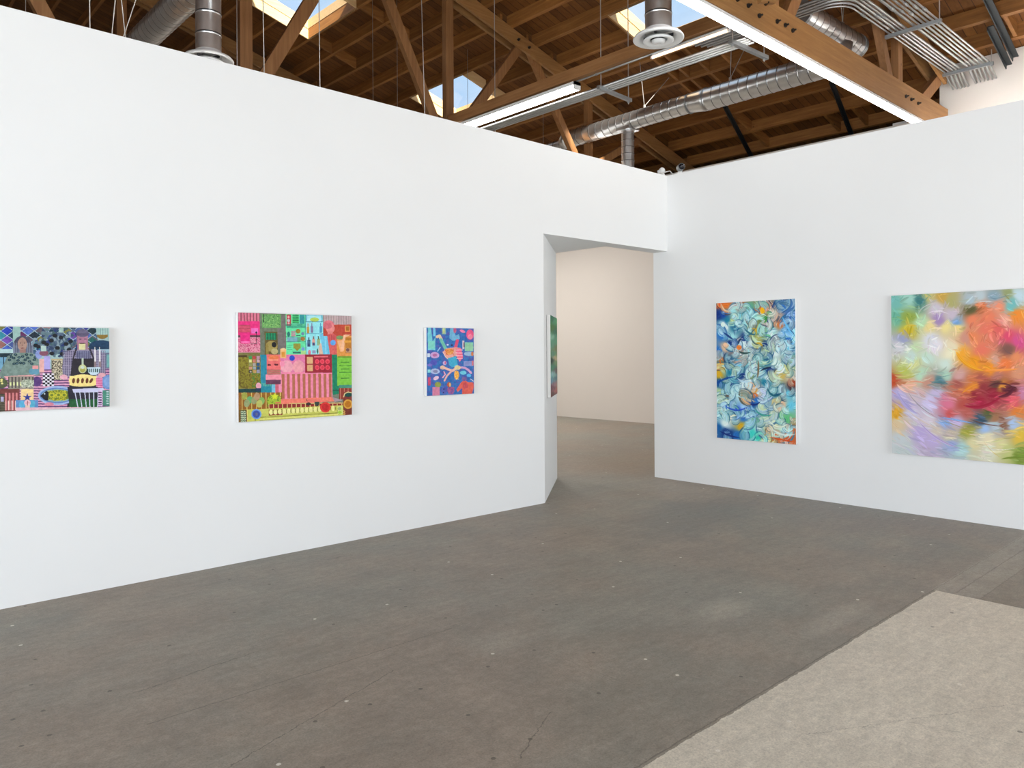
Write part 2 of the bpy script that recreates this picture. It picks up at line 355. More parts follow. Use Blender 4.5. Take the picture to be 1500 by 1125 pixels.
def bay_blocks(lst, y, lo, hi):
    for a, c in zip(lst, lst[1:]):
        if lo <= a and c <= hi+.01: block(a+.03, c-.03, y)
bay_blocks(far_, 13.40, 6.9, 8.1); bay_blocks(far_, 11.54, 6.9, 8.1)
for y in (6.4, 6.88, 7.32, 7.72, 7.95): block(10.63, 11.34, y); block(11.4, 12.06, y)
bay_blocks(near, 5.75, 13.3, 14.1); bay_blocks(near, 7.68, 12.6, 14.1); bay_blocks(near, 6.25, 13.3, 14.1)
bay_blocks(near, 3.1, 12.0, 12.7); bay_blocks(near, 6.05, 9.3, 10.6); bay_blocks(near, 7.9, 9.3, 10.6)
for i, (x0, x1, y0, y1) in enumerate(SKY):
    f = NB(); h = .36; t = .03
    def side(xa, xb, ya, yb): prism(f, [(xa, zr(xa)), (xb, zr(xb)), (xb, zr(xb)+h), (xa, zr(xa)+h)], ya, yb, 1)
    side(x0-t, x0, y0-t, y1+t); side(x1, x1+t, y0-t, y1+t); side(x0, x1, y0-t, y0); side(x0, x1, y1, y1+t)
    o = struct('window_%d' % (i+1), f, M_CURB, ['roof skylight at upper left behind the sloping truss brace', 'roof skylight in the middle crossed by a truss post', 'roof skylight right of centre behind the round air diffuser'][i])
    f = NB(); prism(f, [(x0-t, zr(x0-t)+h), (x1+t, zr(x1+t)+h), (x1+t, zr(x1+t)+h+.012), (x0-t, zr(x0-t)+h+.012)], y0-t, y1+t, 1)
    part('pane', f, M_PANE, o)
    f = NB(); g = .035; z_ = .19
    for q in ((x0, x1, y0, y0+.012), (x0, x1, y1-.012, y1), (x0, x0+.012, y0, y1), (x1-.012, x1, y0, y1)):
        prism(f, [(q[0], zr(q[0])+z_), (q[1], zr(q[1])+z_), (q[1], zr(q[1])+h), (q[0], zr(q[0])+h)], q[2], q[3], 1)
    part('window_frame', f, M_CURB, o)

# ================================================================== roof trusses
def truss(y, x0, x1, webs, posts, label, bw=.11, xtop=None, ct=5.21):
    t = thing('roof_truss', label, 'roof truss', (0, y, CB), 'timber roof trusses')
    b = NB(); box(b, x0, y-bw/2, CB, x1, y+bw/2, ct); part('bottom_chord', b, M_BEAM, t)
    xt = xtop or x1; D = .24
    for s in (-1, 1):
        b = NB()
        prism(b, [(0, zr(0)-D), (xt, zr(xt)-D), (xt, zr(xt)), (0, zr(0))], y+s*.085-.025, y+s*.085+.025, 1); part('top_chord', b, M_BEAM, t)
        b = NB()
        prism(b, [(max(x0, -6.9), zr(x0)-D), (0, zr(0)-D), (0, zr(0)), (max(x0, -6.9), zr(x0))], y+s*.085-.025, y+s*.085+.025, 1); part('top_chord', b, M_BEAM, t)
    for px, w in posts:
        b = NB(); box(b, px-w/2, y-.05, CB+.04, px+w/2, y+.05, zr(px)-.06); part('post', b, M_POST, t)
    for (xa, za, xb, zb, w) in webs:
        b = NB(); bar(b, (xa, y, za), (xb, y, zb), .09, w, (0, 0, 1)); part('diagonal_brace', b, M_POST, t)
    return t
def hexbolt(t, x, y, z, r=.024):
    b = NB(); tube(b, [(x, y, z), (x, y-.022, z)], r, 6); tube(b, [(x, y-.02, z), (x, y-.05, z)], r*.45, 8); part('bolt', b, M_BOLT, t)
std_w = [(7.2, 5.15, 5.80, 7.86, .155), (7.72, 5.2, 9.1, 6.95, .15), (10.47, 5.15, 9.22, 6.93, .14), (4.32, 5.1, 5.86, 7.86, .17), (1.98, 5.05, .6, 7.6, .15), (11.05, 5.15, 12.5, 5.95, .14)]
std_p = [(4.12, .165), (7.46, .15), (10.81, .14), (.8, .15)]
t1 = truss(T1, -6.9, XE-.02, [(7.95, 5.10, 9.16, 6.93, .16), (7.25, 5.15, 6.0, 7.8, .16), (11.02, 5.12, 10.22, 6.65, .15), (11.98, 5.15, 12.85, 5.74, .17), (4.4, 5.1, 5.8, 7.85, .16), (3.9, 5.1, 2.5, 8.7, .16), (.9, 5.1, 2.2, 8.8, .16), (.4, 5.1, -.9, 9.2, .16)],
           [(7.74, .16), (11.25, .15), (4.2, .16), (.65, .16)], 'nearest timber roof truss, its heavy bottom beam bolted and lit from below', .115, xtop=12.93, ct=CT)
yb = T1-.0575
for x, z in [(6.94, 5.13), (7.15, 5.13), (7.37, 5.09), (7.26, 5.25), (7.5, 5.26), (7.75, 5.14), (7.93, 5.15), (8.1, 5.14), (11.4, 5.14), (11.6, 5.14), (11.86, 5.14)]: hexbolt(t1, x, yb, z)
b = NB(); prism(b, [(7.35, 5.21), (7.66, 5.30), (7.66, 5.60), (7.35, 5.52)], T1-.10, T1-.056, 1); part('joint_block', b, M_BEAM, t1)
t2 = truss(T2, -6.9, 14.6, std_w, std_p, 'timber roof truss rising behind the long white partition, a skylight beyond its middle post')
for x in (8.9, 9.15): hexbolt(t2, x, T2-.11, zr(x)-.13)
truss(T3, -6.9, 14.6, std_w, std_p, 'farthest timber roof truss, dark against the roof boards')
truss(T0, -6.9, XE-.02, [(a, b_, c, d, e) for a, b_, c, d, e in std_w if a < 11], std_p, 'timber roof truss above and behind the viewer')
# tie beam between two trusses, with its pipe
tb = thing('tie_beam', 'timber tie beam running between the trusses above the lit tube light', 'beam', (7.47, 6.9, 5.16))
b = NB(); box(b, 7.40, T1+.06, 5.16, 7.54, T2-.06, 5.31); part('beam', b, M_BEAMY, tb)
b = NB(); tube(b, [(7.475, T1+.07, 5.147), (7.475, T2-.07, 5.147)], .012, 8); part('thin_pipe', b, M_PIPE, tb, True)
for y in (5.2, 6.5, 7.9, 9.2):
    b = NB(); tube(b, [(7.475, y-.015, 5.147), (7.475, y+.015, 5.147)], .018, 8); part('pipe_clip', b, M_STRUT, tb)

# ================================================================== linear lights
def strip_y(name, x, y0, y1, z, w, h, m, label, group=None):
    t = thing(name, label, 'light', (x, (y0+y1)/2, z), group)
    b = NB(); box(b, x-w/2, y0, z-h*.45, x+w/2, y1, z); part('housing', b, M_WHITE, t)
    b = NB(); prism(b, [(x-w/2+.001, z-h*.45-.001), (x+w/2-.001, z-h*.45-.001), (x+w/2-.012, z-h), (x-w/2+.012, z-h)], y0+.02, y1-.02, 1); part('diffuser', b, m, t)
    for y in (y0, y1-.02):
        b = NB(); box(b, x-w/2, y, z-h, x+w/2, y+.02, z); part('end_cap', b, M_WHITE, t)
    return t
def strip_x(name, y, x0, x1, z, w, h, m, label, seg=2.44):
    n = max(1, round((x1-x0)/seg)); s = (x1-x0)/n
    t = thing(name, label, 'light', ((x0+x1)/2, y, z))
    b = NB(); box(b, x0, y-w/2, z-h*.45, x1, y+w/2, z); part('housing', b, M_WHITE, t)
    for i in range(n):
        b = NB(); a, c = x0+i*s+.006, x0+(i+1)*s-.006
        prism(b, [(y-w/2+.001, z-h*.45-.001), (y+w/2-.001, z-h*.45-.001), (y+w/2-.012, z-h), (y-w/2+.012, z-h)], a, c, 0); part('diffuser', b, m, t)
    return t
strip_x('linear_light', T1+.005, 5.0, XE-.25, CB-.002, .10, .075, M_LED, 'long continuous lit tube light under the bolted truss beam')
strip_x('linear_light', T0, 3.2, WR-.2, CB-.002, .12, .09, M_LED, 'added long lit tube light, out of view above and behind the viewer')  # strip added out of view as extra overhead light
strip_x('linear_light', T2, 4.6, 12.6, CB-.002, .12, .09, M_LED, 'added lit tube light, unseen behind the long white partition')  # strip added out of sight to light the far room
strip_y('linear_light', 7.47, 6.83, 9.27, 5.135, .12, .10, M_LED, 'lit tube light under the tie beam, its square end showing')
strip_y('linear_light', 7.47, 4.55, 5.62, 5.135, .035, .05, M_WARM, 'thin warm-glowing light strip under the near end of the tie beam')

# cove lights added out of sight beyond the partitions to brighten roof and end wall
M_UP = mat('added_uplight_diffuser', (1, 1, 1), .5, emit=(1, .97, .93), es=24)
def cove(x0, y0, x1, y1, z, label):
    t = thing('added_cove_light', label, 'light', ((x0+x1)/2, (y0+y1)/2, z))
    b = NB(); bar(b, (x0, y0, z), (x1, y1, z), .14, .03); part('tray', b, M_WHITE, t)
    b = NB(); bar(b, (x0, y0, z+.03), (x1, y1, z+.03), .10, .028); part('diffuser', b, M_UP, t)
    return t
cove(WR+.271, -3.5, WR+.271, 3.6, 3.3, 'added unseen cove light on the far side of the right partition')
cv = cove(12.55, -3.5, 12.55, 3.9, 4.5, 'added unseen cove light on brackets from the end wall, below the roof line')
for y in (-3.2, -.8, 1.6, 3.7):
    b = NB(); box(b, 12.5, y-.02, 4.46, XE, y+.02, 4.485); part('bracket', b, M_STRUT, cv)
cove(1.0, YB+.092, 5.2, YB+.092, 3.3, 'added unseen cove light on the far side of the long left partition')

# ================================================================== ducts
def ribbed(p, q, r, step=.155, rib=.0045):
    """profile points for a spiral-seamed duct"""
    p, q = Vector(p), Vector(q); L_ = (q-p).length; n = max(2, int(L_/step)); pts = []; R = []
    for i in range(n):
        a = i/n; s = (1/n)
        for f, k in ((0.0, rib), (.05, rib), (.06, 0), (.08, 0), (.92, 0), (.955, 0), (.98, rib)):
            pts.append(p.lerp(q, a+s*f)); R.append(r+k)
    pts.append(q); R.append(r+rib); return pts, R
def duct_part(name, p, q, r, par, n=36, step=.155, m=None):
    b = NB(); pts, R = ribbed(p, q, r, step); tube(b, pts, R, n)
    for i, f in enumerate(b.faces):                      # the lock seams are duller than the sheet between them
        k = i//n
        if k < len(pts)-1 and R[k] > r and R[k+1] > r: f.material_index = 1
    o = part(name, b, m or M_GALV, par, True); o.data.materials.append(M_SEAM); return o
def collar(p, q, r, par, name='collar'):
    b = NB(); tube(b, [p, q], r, 36); return part(name, b, M_STRUT, par)
D1 = thing('spiral_duct', 'large galvanised spiral duct running over the right wall, turning behind the bolted beam', 'duct', (10.6, 7.3, 5.6))
duct_part('duct_section', (10.6, 4.95, 5.605), (10.6, 6.85, 5.605), .178, D1)
b = NB(); tube(b, [(10.6, 6.85, 5.605), (10.6, 6.93, 5.606), (10.6, 7.16, 5.622), (10.6, 7.22, 5.622)], [.180, .178, .157, .155], 36); part('reducer', b, M_GALV, D1, True)
duct_part('duct_section', (10.6, 7.2, 5.622), (10.6, 9.95, 5.60), .155, D1)
b = NB(); tube(b, [(10.6, 9.93, 5.59), (10.6, 10.0, 5.585), (10.6, 10.12, 5.54)], [.157, .155, .10], 36); part('reducer', b, M_GALV, D1, True)
duct_part('duct_section', (10.6, 10.1, 5.54), (10.6, 14.5, 5.50), .10, D1)
for y, r in ((6.87, .183), (7.2, .16), (9.95, .16)): collar((10.6, y-.012, 5.61), (10.6, y+.012, 5.61), r, D1)
duct_part('branch_duct', (10.6, 8.50, 5.52), (10.6, 8.50, 4.2), .112, D1, step=.12)
b = NB(); box(b, 10.45, 8.355, 5.45, 10.75, 8.645, 5.50); tube(b, [(10.6, 8.5, 5.50), (10.6, 8.5, 5.44)], .125, 30); part('saddle', b, M_GALV, D1)
b = NB(); rg = lathe(b, [(.115, .08), (.13, .05), (.2, .0), (.2, -.012), (.12, .03), (.1, .05)], (10.6, 8.5, 4.14)); part('diffuser', b, M_WHITE, D1, True)
b = NB(); tube(b, [(10.6, 4.98, 5.605), (10.6, 4.83, 5.63), (10.6, 4.74, 5.74), (10.6, 4.72, 5.86)], .178, 36); part('elbow', b, M_GALV, D1, True)
duct_part('duct_section', (9.45, 4.72, 5.93), (11.12, 4.72, 5.95), .165, D1)
collar((9.42, 4.72, 5.93), (9.47, 4.72, 5.93), .17, D1, 'end_cap')
collar((11.09, 4.72, 5.95), (11.16, 4.72, 5.95), .176, D1, 'end_cap')
D3 = thing('spiral_duct', 'spiral duct at upper left sloping down behind the white partition', 'duct', (3.12, 9.8, 5.62))
duct_part('duct_section', (3.12, 7.6, 5.62), (3.12, 14.6, 5.62), .16, D3, step=.13)
def drop(name, x, y, z0, z1, r, rd, label):
    t = thing(name, label, 'air diffuser', (x, y, z0))
    duct_part('drop_duct', (x, y, z0+.05), (x, y, z1), r, t, step=.19)
    b = NB(); lathe(b, [(r+.004, .10), (r+.02, .075), (rd*.93, .035), (rd, .012), (rd, .0), (rd*.94, -.004), (rd*.72, .016), (rd*.66, .04), (r*.95, .055)], (x, y, z0)); part('flange', b, M_WHITE, t, True)
    b = NB(); lathe(b, [(rd*.60, .0), (rd*.60, -.01), (rd*.52, -.018), (rd*.36, .0), (rd*.30, .02), (rd*.50, .022), (rd*.60, 0)], (x, y, z0-.012)); part('cone_ring', b, M_WHITE, t, True)
    b = NB(); rg = lathe(b, [(rd*.27, .0), (rd*.25, -.018), (rd*.12, -.03), (.002, -.03), (.002, -.02), (rd*.27, 0)], (x, y, z0-.014)); part('centre_cone', b, M_WHITE, t, True)
    b = NB()
    for a in (0.4, 0.4+PI/2): bar(b, (x-rd*.6*math.cos(a), y-rd*.6*math.sin(a), z0+.025), (x+rd*.6*math.cos(a), y+rd*.6*math.sin(a), z0+.025), .012, .03)
    part('crossbar', b, M_BLACK, t)
    return t
drop('ceiling_diffuser', 6.47, 4.775, 4.79, 7.5, .137, .262, 'round white air diffuser on a vertical metal duct in front of the right skylight')
drop('ceiling_diffuser', 3.15, 8.30, 4.73, 5.46, .132, .262, 'round white air diffuser at upper left, half hidden by the partition top')
# cable hangers
def wire(p, q, r, label, group='thin hanging steel wires', m=None):
    if abs(q[2]-zr(q[0])) < .01: q = (q[0], q[1], q[2]+JD)
    b = NB(); tube(b, [p, q], r, 6); return tag(link('hanging_wire', b, m or M_WIRE, smooth=True), label, 'wire', group)
def vhang(p, q1, q2, label):
    t = thing('duct_hanger', label, 'hanger', p)
    b = NB(); tube(b, [p, q1], .006, 6); part('cable', b, M_WIRE, t); b = NB(); tube(b, [p, q2], .006, 6); part('cable', b, M_WIRE, t)
    b = NB(); tube(b, [(p[0], p[1], p[2]-.03), (p[0], p[1], p[2]+.02)], .022, 8); part('eye', b, M_WIRE, t)
vhang((10.6, 8.13, 5.80), (10.57, 8.20, zr(10.57)), (11.17, 8.02, zr(11.17)), 'V-shaped cable hanger on the farther part of the large duct')
vhang((10.6, 6.45, 5.825), (10.65, 6.45, zr(10.65)), (11.1, 6.5, zr(11.1)), 'V-shaped cable hanger beside the reducer of the large duct')
vhang((10.7, 4.72, 6.155), (10.45, 4.65, zr(10.45)), (10.75, 4.72, zr(10.75)), 'V-shaped cable hanger on the short duct behind the bolted beam')
for p, q, lab in [((1.93, 8.0, 3.2), (1.88, 8.0, zr(1.9)), 'thin wire near the upper left corner, just right of the first brace'),
                  ((2.04, 8.0, 3.9), (2.42, 8.0, 8.0), 'thin wire leaning right, crossing its neighbour at upper left'),
                  ((2.34, 8.14, 3.9), (2.02, 8.14, 7.4), 'thin wire leaning left, crossing its neighbour at upper left'),
                  ((2.22, 8.3, 4.5), (2.80, 8.3, 6.5), 'slanting wire ending at the sloping duct'),
                  ((3.66, 8.0, 3.2), (3.60, 8.0, zr(3.62)), 'thin wire between the left truss post and its brace'),
                  ((4.33, 8.0, 3.2), (4.30, 8.0, zr(4.31)), 'thin wire just right of the left skylight brace'),
                  ((5.86, 8.0, 3.2), (5.72, 8.0, zr(5.72)), 'bright thin wire in front of the brace left of the middle skylight'),
                  ((1.92, 11.0, 3.2), (1.92, 11.0, zr(1.92)), 'faint wire at the far upper left corner'),
                  ((6.93, 11.0, 3.2), (6.93, 11.0, zr(6.93)), 'faint wire left of the bright one, before the dark joists'),
                  ((7.42, 11.0, 3.2), (7.42, 11.0, zr(7.42)), 'faint wire nearest the left of the bright one'),
                  ((8.99, 11.0, 3.2), (8.99, 11.0, zr(8.99)), 'faint wire crossing the middle skylight'),
                  ((9.60, 11.0, 3.2), (9.60, 11.0, zr(9.6)), 'faint wire right of the middle skylight'),
                  ((10.98, 11.0, 5.75), (10.98, 11.0, zr(10.98)), 'thin wire holding the narrow far end of the large duct'),
                  ((3.98, 9.53, 3.2), (3.98, 9.53, zr(3.98)), 'pale cable running down the left truss post')]:
    wire(p, q, .0052 if p[1] < 9.9 else .0038, lab)

# ================================================================== conduits
for i in range(4):
    b = NB(); x = 7.635+i*.058; tube(b, [(x, T1+.25, 5.03), (x, 14.8, 5.03)], .019, 10)
    tag(link('conduit', b, M_PIPE, smooth=True), 'straight metal conduit in the row of four beside the lit tube light', 'conduit', 'conduits beside the tie beam')
def strut_channel(p, q, rods, label, w=.045):
    t = thing('strut_channel', label, 'strut', p)
    b = NB(); bar(b, p, q, w, w); part('channel', b, M_STRUT, t)
    for r_ in rods:
        b = NB(); tube(b, [(r_[0], r_[1], r_[2]-.06), (r_[0], r_[1], zr(r_[0]))], .007, 6); part('threaded_rod', b, M_WIRE, t)
        b = NB(); tube(b, [(r_[0], r_[1], r_[2]-.045), (r_[0], r_[1], r_[2]-.025)], .016, 6); part('nut', b, M_STRUT, t)
strut_channel((7.50, 6.50, 4.985), (8.24, 6.55, 4.985), [(7.56, 6.50, 4.985), (8.19, 6.55, 4.985)], 'metal strut arm holding the conduits where the lit tube light ends')
strut_channel((7.50, 4.56, 4.985), (8.25, 4.53, 4.985), [(7.545, 4.56, 4.985), (8.19, 4.535, 4.985)], 'metal strut arm holding the conduits at the bolted truss beam')
strut_channel((7.52, 9.1, 4.985), (8.1, 9.1, 4.985), [(8.0, 9.1, 4.985)], 'metal strut arm holding the conduits behind the partition top')
# overhead bundle: five-pipe group that bends over the truss, and a seven-pipe group that runs straight on
ZC = 5.80
ysA = [4.07, 4.015, 3.957, 3.908, 3.86]; ysB = [3.75, 3.695, 3.64, 3.585, 3.53, 3.48]
for i, y in enumerate(ysA):
    r = (.012, .015, .019, .015, .018)[i]; xb = 9.27-.075*i; R = .28
    pts = [(13.145, y, 5.62), (12.98, y, 5.68), (12.8, y, ZC), (xb+R, y, ZC)]
    for k in range(1, 7):
        a = k/6*PI/2; pts.append((xb+R-R*math.sin(a), y+R-R*math.cos(a), ZC))
    pts.append((xb, 5.9+.05*i, ZC))
    b = NB(); tube(b, pts, r, 10); o = link('conduit', b, M_PIPE, smooth=True)
    tag(o, 'metal conduit of the overhead bundle that bends away over the bolted beam', 'conduit', 'bending conduits of the overhead bundle')
    if i in (0, 2, 3):
        b = NB(); x = xb+.55+.15*i; tube(b, [(x-.05, y, ZC), (x+.05, y, ZC)], r+.006, 10); part('coupling', b, M_STRUT, o)
for i, y in enumerate(ysB):
    r = (.019, .012, .015, .013, .015, .013)[i]
    pts = [(13.145, y, 5.64), (12.98, y, 5.70), (12.8, y, ZC), (-1.0, y, ZC)]
    b = NB(); tube(b, pts, r, 10); o = link('conduit', b, M_PIPE, smooth=True)
    tag(o, 'metal conduit of the overhead bundle running straight out of the top of the frame', 'conduit', 'straight conduits of the overhead bundle')
    b = NB(); x = 9.9+.16*(i % 3); tube(b, [(x-.05, y, ZC), (x+.05, y, ZC)], r+.006, 10); part('coupling', b, M_STRUT, o)
strut_channel((10.62, 4.11, ZC-.05), (10.60, 3.41, ZC-.05), [(10.60, 3.435, ZC-.045)], 'strut channel across the overhead conduit bundle, nearer one')
strut_channel((12.75, 4.11, ZC-.05), (12.75, 3.41, ZC-.05), [(12.75, 3.435, ZC-.045)], 'strut channel across the overhead conduit bundle where it meets the end wall')
# dark steel braces under the joists
def brace(p, q, label, w=.06):
    t = thing('steel_brace', label, 'brace', p)
    b = NB(); bar(b, p, q, w, .012); part('flange', b, M_STEEL, t)
    b = NB(); d = Vector((0, w/2, -.03)); bar(b, Vector(p)+d, Vector(q)+d, .012, .06); part('web', b, M_STEEL, t)
brace((12.0, 7.50, 6.13), (14.2, 8.12, 5.50), 'dark steel brace hanging below the large duct, left of two')
brace((12.4, 5.66, 6.02), (14.2, 6.08, 5.50), 'dark steel brace just left of where the long tube light meets the wall')
brace((11.3, 3.15, 6.33), (13.0, 3.19, 5.84), 'grey steel angle brace at the upper right corner', .075)
brace((12.1, 3.27, 6.06), (13.1, 3.30, 5.78), 'black steel brace tucked behind the grey one at upper right', .075)

# ================================================================== things on the wall tops
c1 = thing('camera_head', 'small white round-headed gadget on the wall top at the corner', 'gadget', (7.55, 5.53, H))
b = NB(); tube(b, [(7.55, 5.53, H), (7.55, 5.53, H+.03)], [.035, .03], 16); part('base', b, M_WHITE, c1, True)
b = NB(); bmesh.ops.create_uvsphere(b, u_segments=20, v_segments=12, radius=.038, matrix=Matrix.Translation((7.535, 5.52, H+.065))); part('head', b, M_WHITE, c1, True)
b = NB(); tube(b, [(7.53, 5.52, H+.06), (7.5, 5.56, H+.05)], [.022, .018], 12); part('neck', b, M_WHITE, c1, True)
c2 = thing('camera_head', 'small black round lens on a white foot on the right wall top', 'gadget', (7.64, 5.33, H))
b = NB(); tube(b, [(7.64, 5.33, H), (7.64, 5.33, H+.035)], [.04, .03], 16); part('base', b, M_WHITE, c2, True)
b = NB(); tube(b, [(7.67, 5.36, H+.085), (7.61, 5.29, H+.085)], .042, 20); part('housing', b, M_STRUT, c2, True)
b = NB(); tube(b, [(7.615, 5.296, H+.085), (7.606, 5.286, H+.085)], .035, 20); part('lens', b, M_LENS, c2, True)
b = NB(); tube(b, [(7.1, 5.55, H+.008), (7.3, 5.56, H+.03), (7.46, 5.55, H+.012), (7.505, 5.46, H+.03), (7.58, 5.44, H+.055), (7.63, 5.42, H+.01)], .006, 6)
tag(link('cable', b, M_CABLE, smooth=True), 'thin white cable looping between the two gadgets on the wall top', 'cable')
b = NB(); box(b, 13.2, 4.78, 5.26, 13.4, 5.0, 5.31); tag(link('junction_box', b, M_WHITE), 'flat white box on the far wall top beside the end of the long tube light', 'box')

# ================================================================== the pictures
def lin(c): c = np.asarray(c, float)/255; return np.where(c <= .04045, c/12.92, ((c+.055)/1.055)**2.4)
class Pic:
    """a picture surface painted shape by shape; coordinates are those of a flat sketch whose four corners are given"""
    def __init__(s, nu, nv, quad, seed):
        s.nu, s.nv = nu, nv; s.r = np.random.RandomState(seed)
        A_, b_ = [], []
        for (u, v), (x, y) in zip(((0, 0), (1, 0), (1, 1), (0, 1)), quad):
            A_ += [[u, v, 1, 0, 0, 0, -u*x, -v*x], [0, 0, 0, u, v, 1, -u*y, -v*y]]; b_ += [x, y]
        h = np.linalg.solve(np.array(A_, float), np.array(b_, float))
        U, V = np.meshgrid(np.linspace(0, 1, nu), np.linspace(0, 1, nv)); s.U, s.V = U, V
        w = h[6]*U+h[7]*V+1; s.X = (h[0]*U+h[1]*V+h[2])/w; s.Y = (h[3]*U+h[4]*V+h[5])/w
        s.c = np.zeros((nv, nu, 3)); s.px = abs(s.X[nv//2, 1]-s.X[nv//2, 0])
        s.n = s.smooth(6); s.n2 = s.smooth(2)
    def smooth(s, k):
        g = s.r.rand(s.nv//k+3, s.nu//k+3); yy = np.linspace(0, g.shape[0]-1.001, s.nv); xx = np.linspace(0, g.shape[1]-1.001, s.nu)
        i, j = yy.astype(int), xx.astype(int); fy, fx = (yy-i)[:, None], (xx-j)[None]
        return (g[i][:, j]*(1-fy)*(1-fx)+g[i+1][:, j]*fy*(1-fx)+g[i][:, j+1]*(1-fy)*fx+g[i+1][:, j+1]*fy*fx)-.5
    def put(s, m, col, var=10):
        m = m[..., None] if m.dtype != bool else m[..., None].astype(float)
        c = np.array(col, float)+(s.n*var*2+s.n2*var)[..., None]; s.c = s.c*(1-m)+c*m
    def rect(s, x0, y0, x1, y1, col, var=10): s.put((s.X >= x0) & (s.X < x1) & (s.Y >= y0) & (s.Y < y1), col, var)
    def ell(s, cx, cy, rx, ry, col, ang=0, var=10, soft=0):
        a = math.radians(ang); dx, dy = s.X-cx, s.Y-cy
        d = ((dx*math.cos(a)+dy*math.sin(a))/rx)**2+((dy*math.cos(a)-dx*math.sin(a))/ry)**2
        s.put(d < 1 if not soft else np.clip((1-d)/soft, 0, 1), col, var)
    def poly(s, pts, col, var=10):
        m = np.zeros(s.X.shape, bool)
        for (x0, y0), (x1, y1) in zip(pts, pts[1:]+pts[:1]):
            if y0 == y1: continue
            m ^= ((s.Y > y0) != (s.Y > y1)) & (s.X < (x1-x0)*(s.Y-y0)/(y1-y0)+x0)
        s.put(m, col, var)
    def line(s, pts, w, col, var=6):
        m = np.zeros(s.X.shape, bool)
        for (x0, y0), (x1, y1) in zip(pts, pts[1:]):
            dx, dy = x1-x0, y1-y0; L2 = dx*dx+dy*dy+1e-9; t = np.clip(((s.X-x0)*dx+(s.Y-y0)*dy)/L2, 0, 1)
            m |= (s.X-x0-t*dx)**2+(s.Y-y0-t*dy)**2 < (w/2)**2
        s.put(m, col, var)
    def vstripes(s, x0, y0, x1, y1, p, w, col, off=0, var=8): s.put((s.X >= x0) & (s.X < x1) & (s.Y >= y0) & (s.Y < y1) & (((s.X-x0+off) % p) < w), col, var)
    def hstripes(s, x0, y0, x1, y1, p, w, col, off=0, var=8): s.put((s.X >= x0) & (s.X < x1) & (s.Y >= y0) & (s.Y < y1) & (((s.Y-y0+off) % p) < w), col, var)
    def speck(s, x0, y0, x1, y1, col, dens, k=3):
        n = s.smooth(k); m = (n > np.quantile(n, 1-dens)) & (s.X >= x0) & (s.X < x1) & (s.Y >= y0) & (s.Y < y1); s.put(m, col, 8)
    def controls(s, pts, rad):
        """soft ground colour from a scatter of (x, y, colour) dabs"""
        num = np.zeros_like(s.c); den = np.zeros(s.X.shape)
        wx = s.X+s.smooth(28)*rad*1.3; wy = s.Y+s.smooth(28)*rad*1.3
        for x, y, c in pts:
            w = 1/(((wx-x)**2+(wy-y)**2)/rad**2+.05)**1.7; num += w[..., None]*np.array(c, float); den += w
        s.c = num/den[..., None]
    def stroke(s, pts, w, col, al=.9, fade=True):
        """a bristly brush stroke along a quadratic curve"""
        (x0, y0), (x1, y1), (x2, y2) = pts; t = np.linspace(0, 1, 18)
        px = (1-t)**2*x0+2*t*(1-t)*x1+t*t*x2; py = (1-t)**2*y0+2*t*(1-t)*y1+t*t*y2
        R_, C_ = s.X.shape; bx = (s.X > px.min()-w) & (s.X < px.max()+w) & (s.Y > py.min()-w) & (s.Y < py.max()+w)
        if not bx.any(): return
        r_ = np.where(bx.any(1))[0]; c_ = np.where(bx.any(0))[0]; sl_ = (slice(r_[0], r_[-1]+1), slice(c_[0], c_[-1]+1))
        X, Y = s.X[sl_], s.Y[sl_]; best = np.full(X.shape, 1e9); off = np.zeros(X.shape); tt = np.zeros(X.shape)
        for i in range(17):
            dx, dy = px[i+1]-px[i], py[i+1]-py[i]; L2 = dx*dx+dy*dy+1e-9; k = np.clip(((X-px[i])*dx+(Y-py[i])*dy)/L2, 0, 1)
            ex, ey = X-px[i]-k*dx, Y-py[i]-k*dy; d = ex*ex+ey*ey; m = d < best
            best = np.where(m, d, best); off = np.where(m, (ex*dy-ey*dx)/math.sqrt(L2), off); tt = np.where(m, (i+k)/17, tt)
        ww = w/2*(np.sin(np.clip(tt, .02, .98)*PI)**.5 if fade else 1); a = np.clip((ww-np.sqrt(best))/(w*.12+s.px*.5), 0, 1)*al
        br = s.r.rand(9); bi = np.clip(((off/w+.5)*8), 0, 7.99); j = bi.astype(int); f = bi-j
        v = (br[j]*(1-f)+br[j+1]*f-.5)*46
        s.c[sl_] = s.c[sl_]*(1-a[..., None])+(np.array(col, float)+v[..., None])*a[..., None]
    def shells(s, n, size, palette_shift, x0, x1, y0, y1, light=(225, 238, 235), dark=(25, 80, 120), flow=None):
        """curled, fan-like groups of strokes taking their colour from what lies under them"""
        for _ in range(n):
            cx, cy = s.r.uniform(x0, x1), s.r.uniform(y0, y1); i = np.argmin(abs(s.Y[:, s.nu//2]-cy)); j = np.argmin(abs(s.X[i]-cx)); base = s.c[i, j].copy()
            R = size*s.r.uniform(.5, 1.25); a0 = s.r.uniform(0, 2*PI) if flow is None else flow(cx, cy)+s.r.uniform(-.5, .5)
            k = s.r.randint(4, 9); sw = s.r.choice([-1, 1])
            for q in range(k):
                rr = R*(1-q*.11); a1 = a0+sw*s.r.uniform(1.6, 2.4)
                p0 = (cx+rr*math.cos(a0), cy+rr*math.sin(a0)*1.1); p2 = (cx+rr*math.cos(a1), cy+rr*math.sin(a1)*1.1); am = (a0+a1)/2
                p1 = (cx+rr*1.5*math.cos(am), cy+rr*1.5*math.sin(am)*1.1)
                g = q/(k-1); tgt = np.array(dark if q == 0 else light, float); mixk = (.5 if q == 0 else palette_shift*(.4+.6*g))
                col = base*(1-mixk)+tgt*mixk+s.r.uniform(-14, 16)+s.r.uniform(-5, 5, 3); s.stroke((p0, p1, p2), R*.19, col, .9)
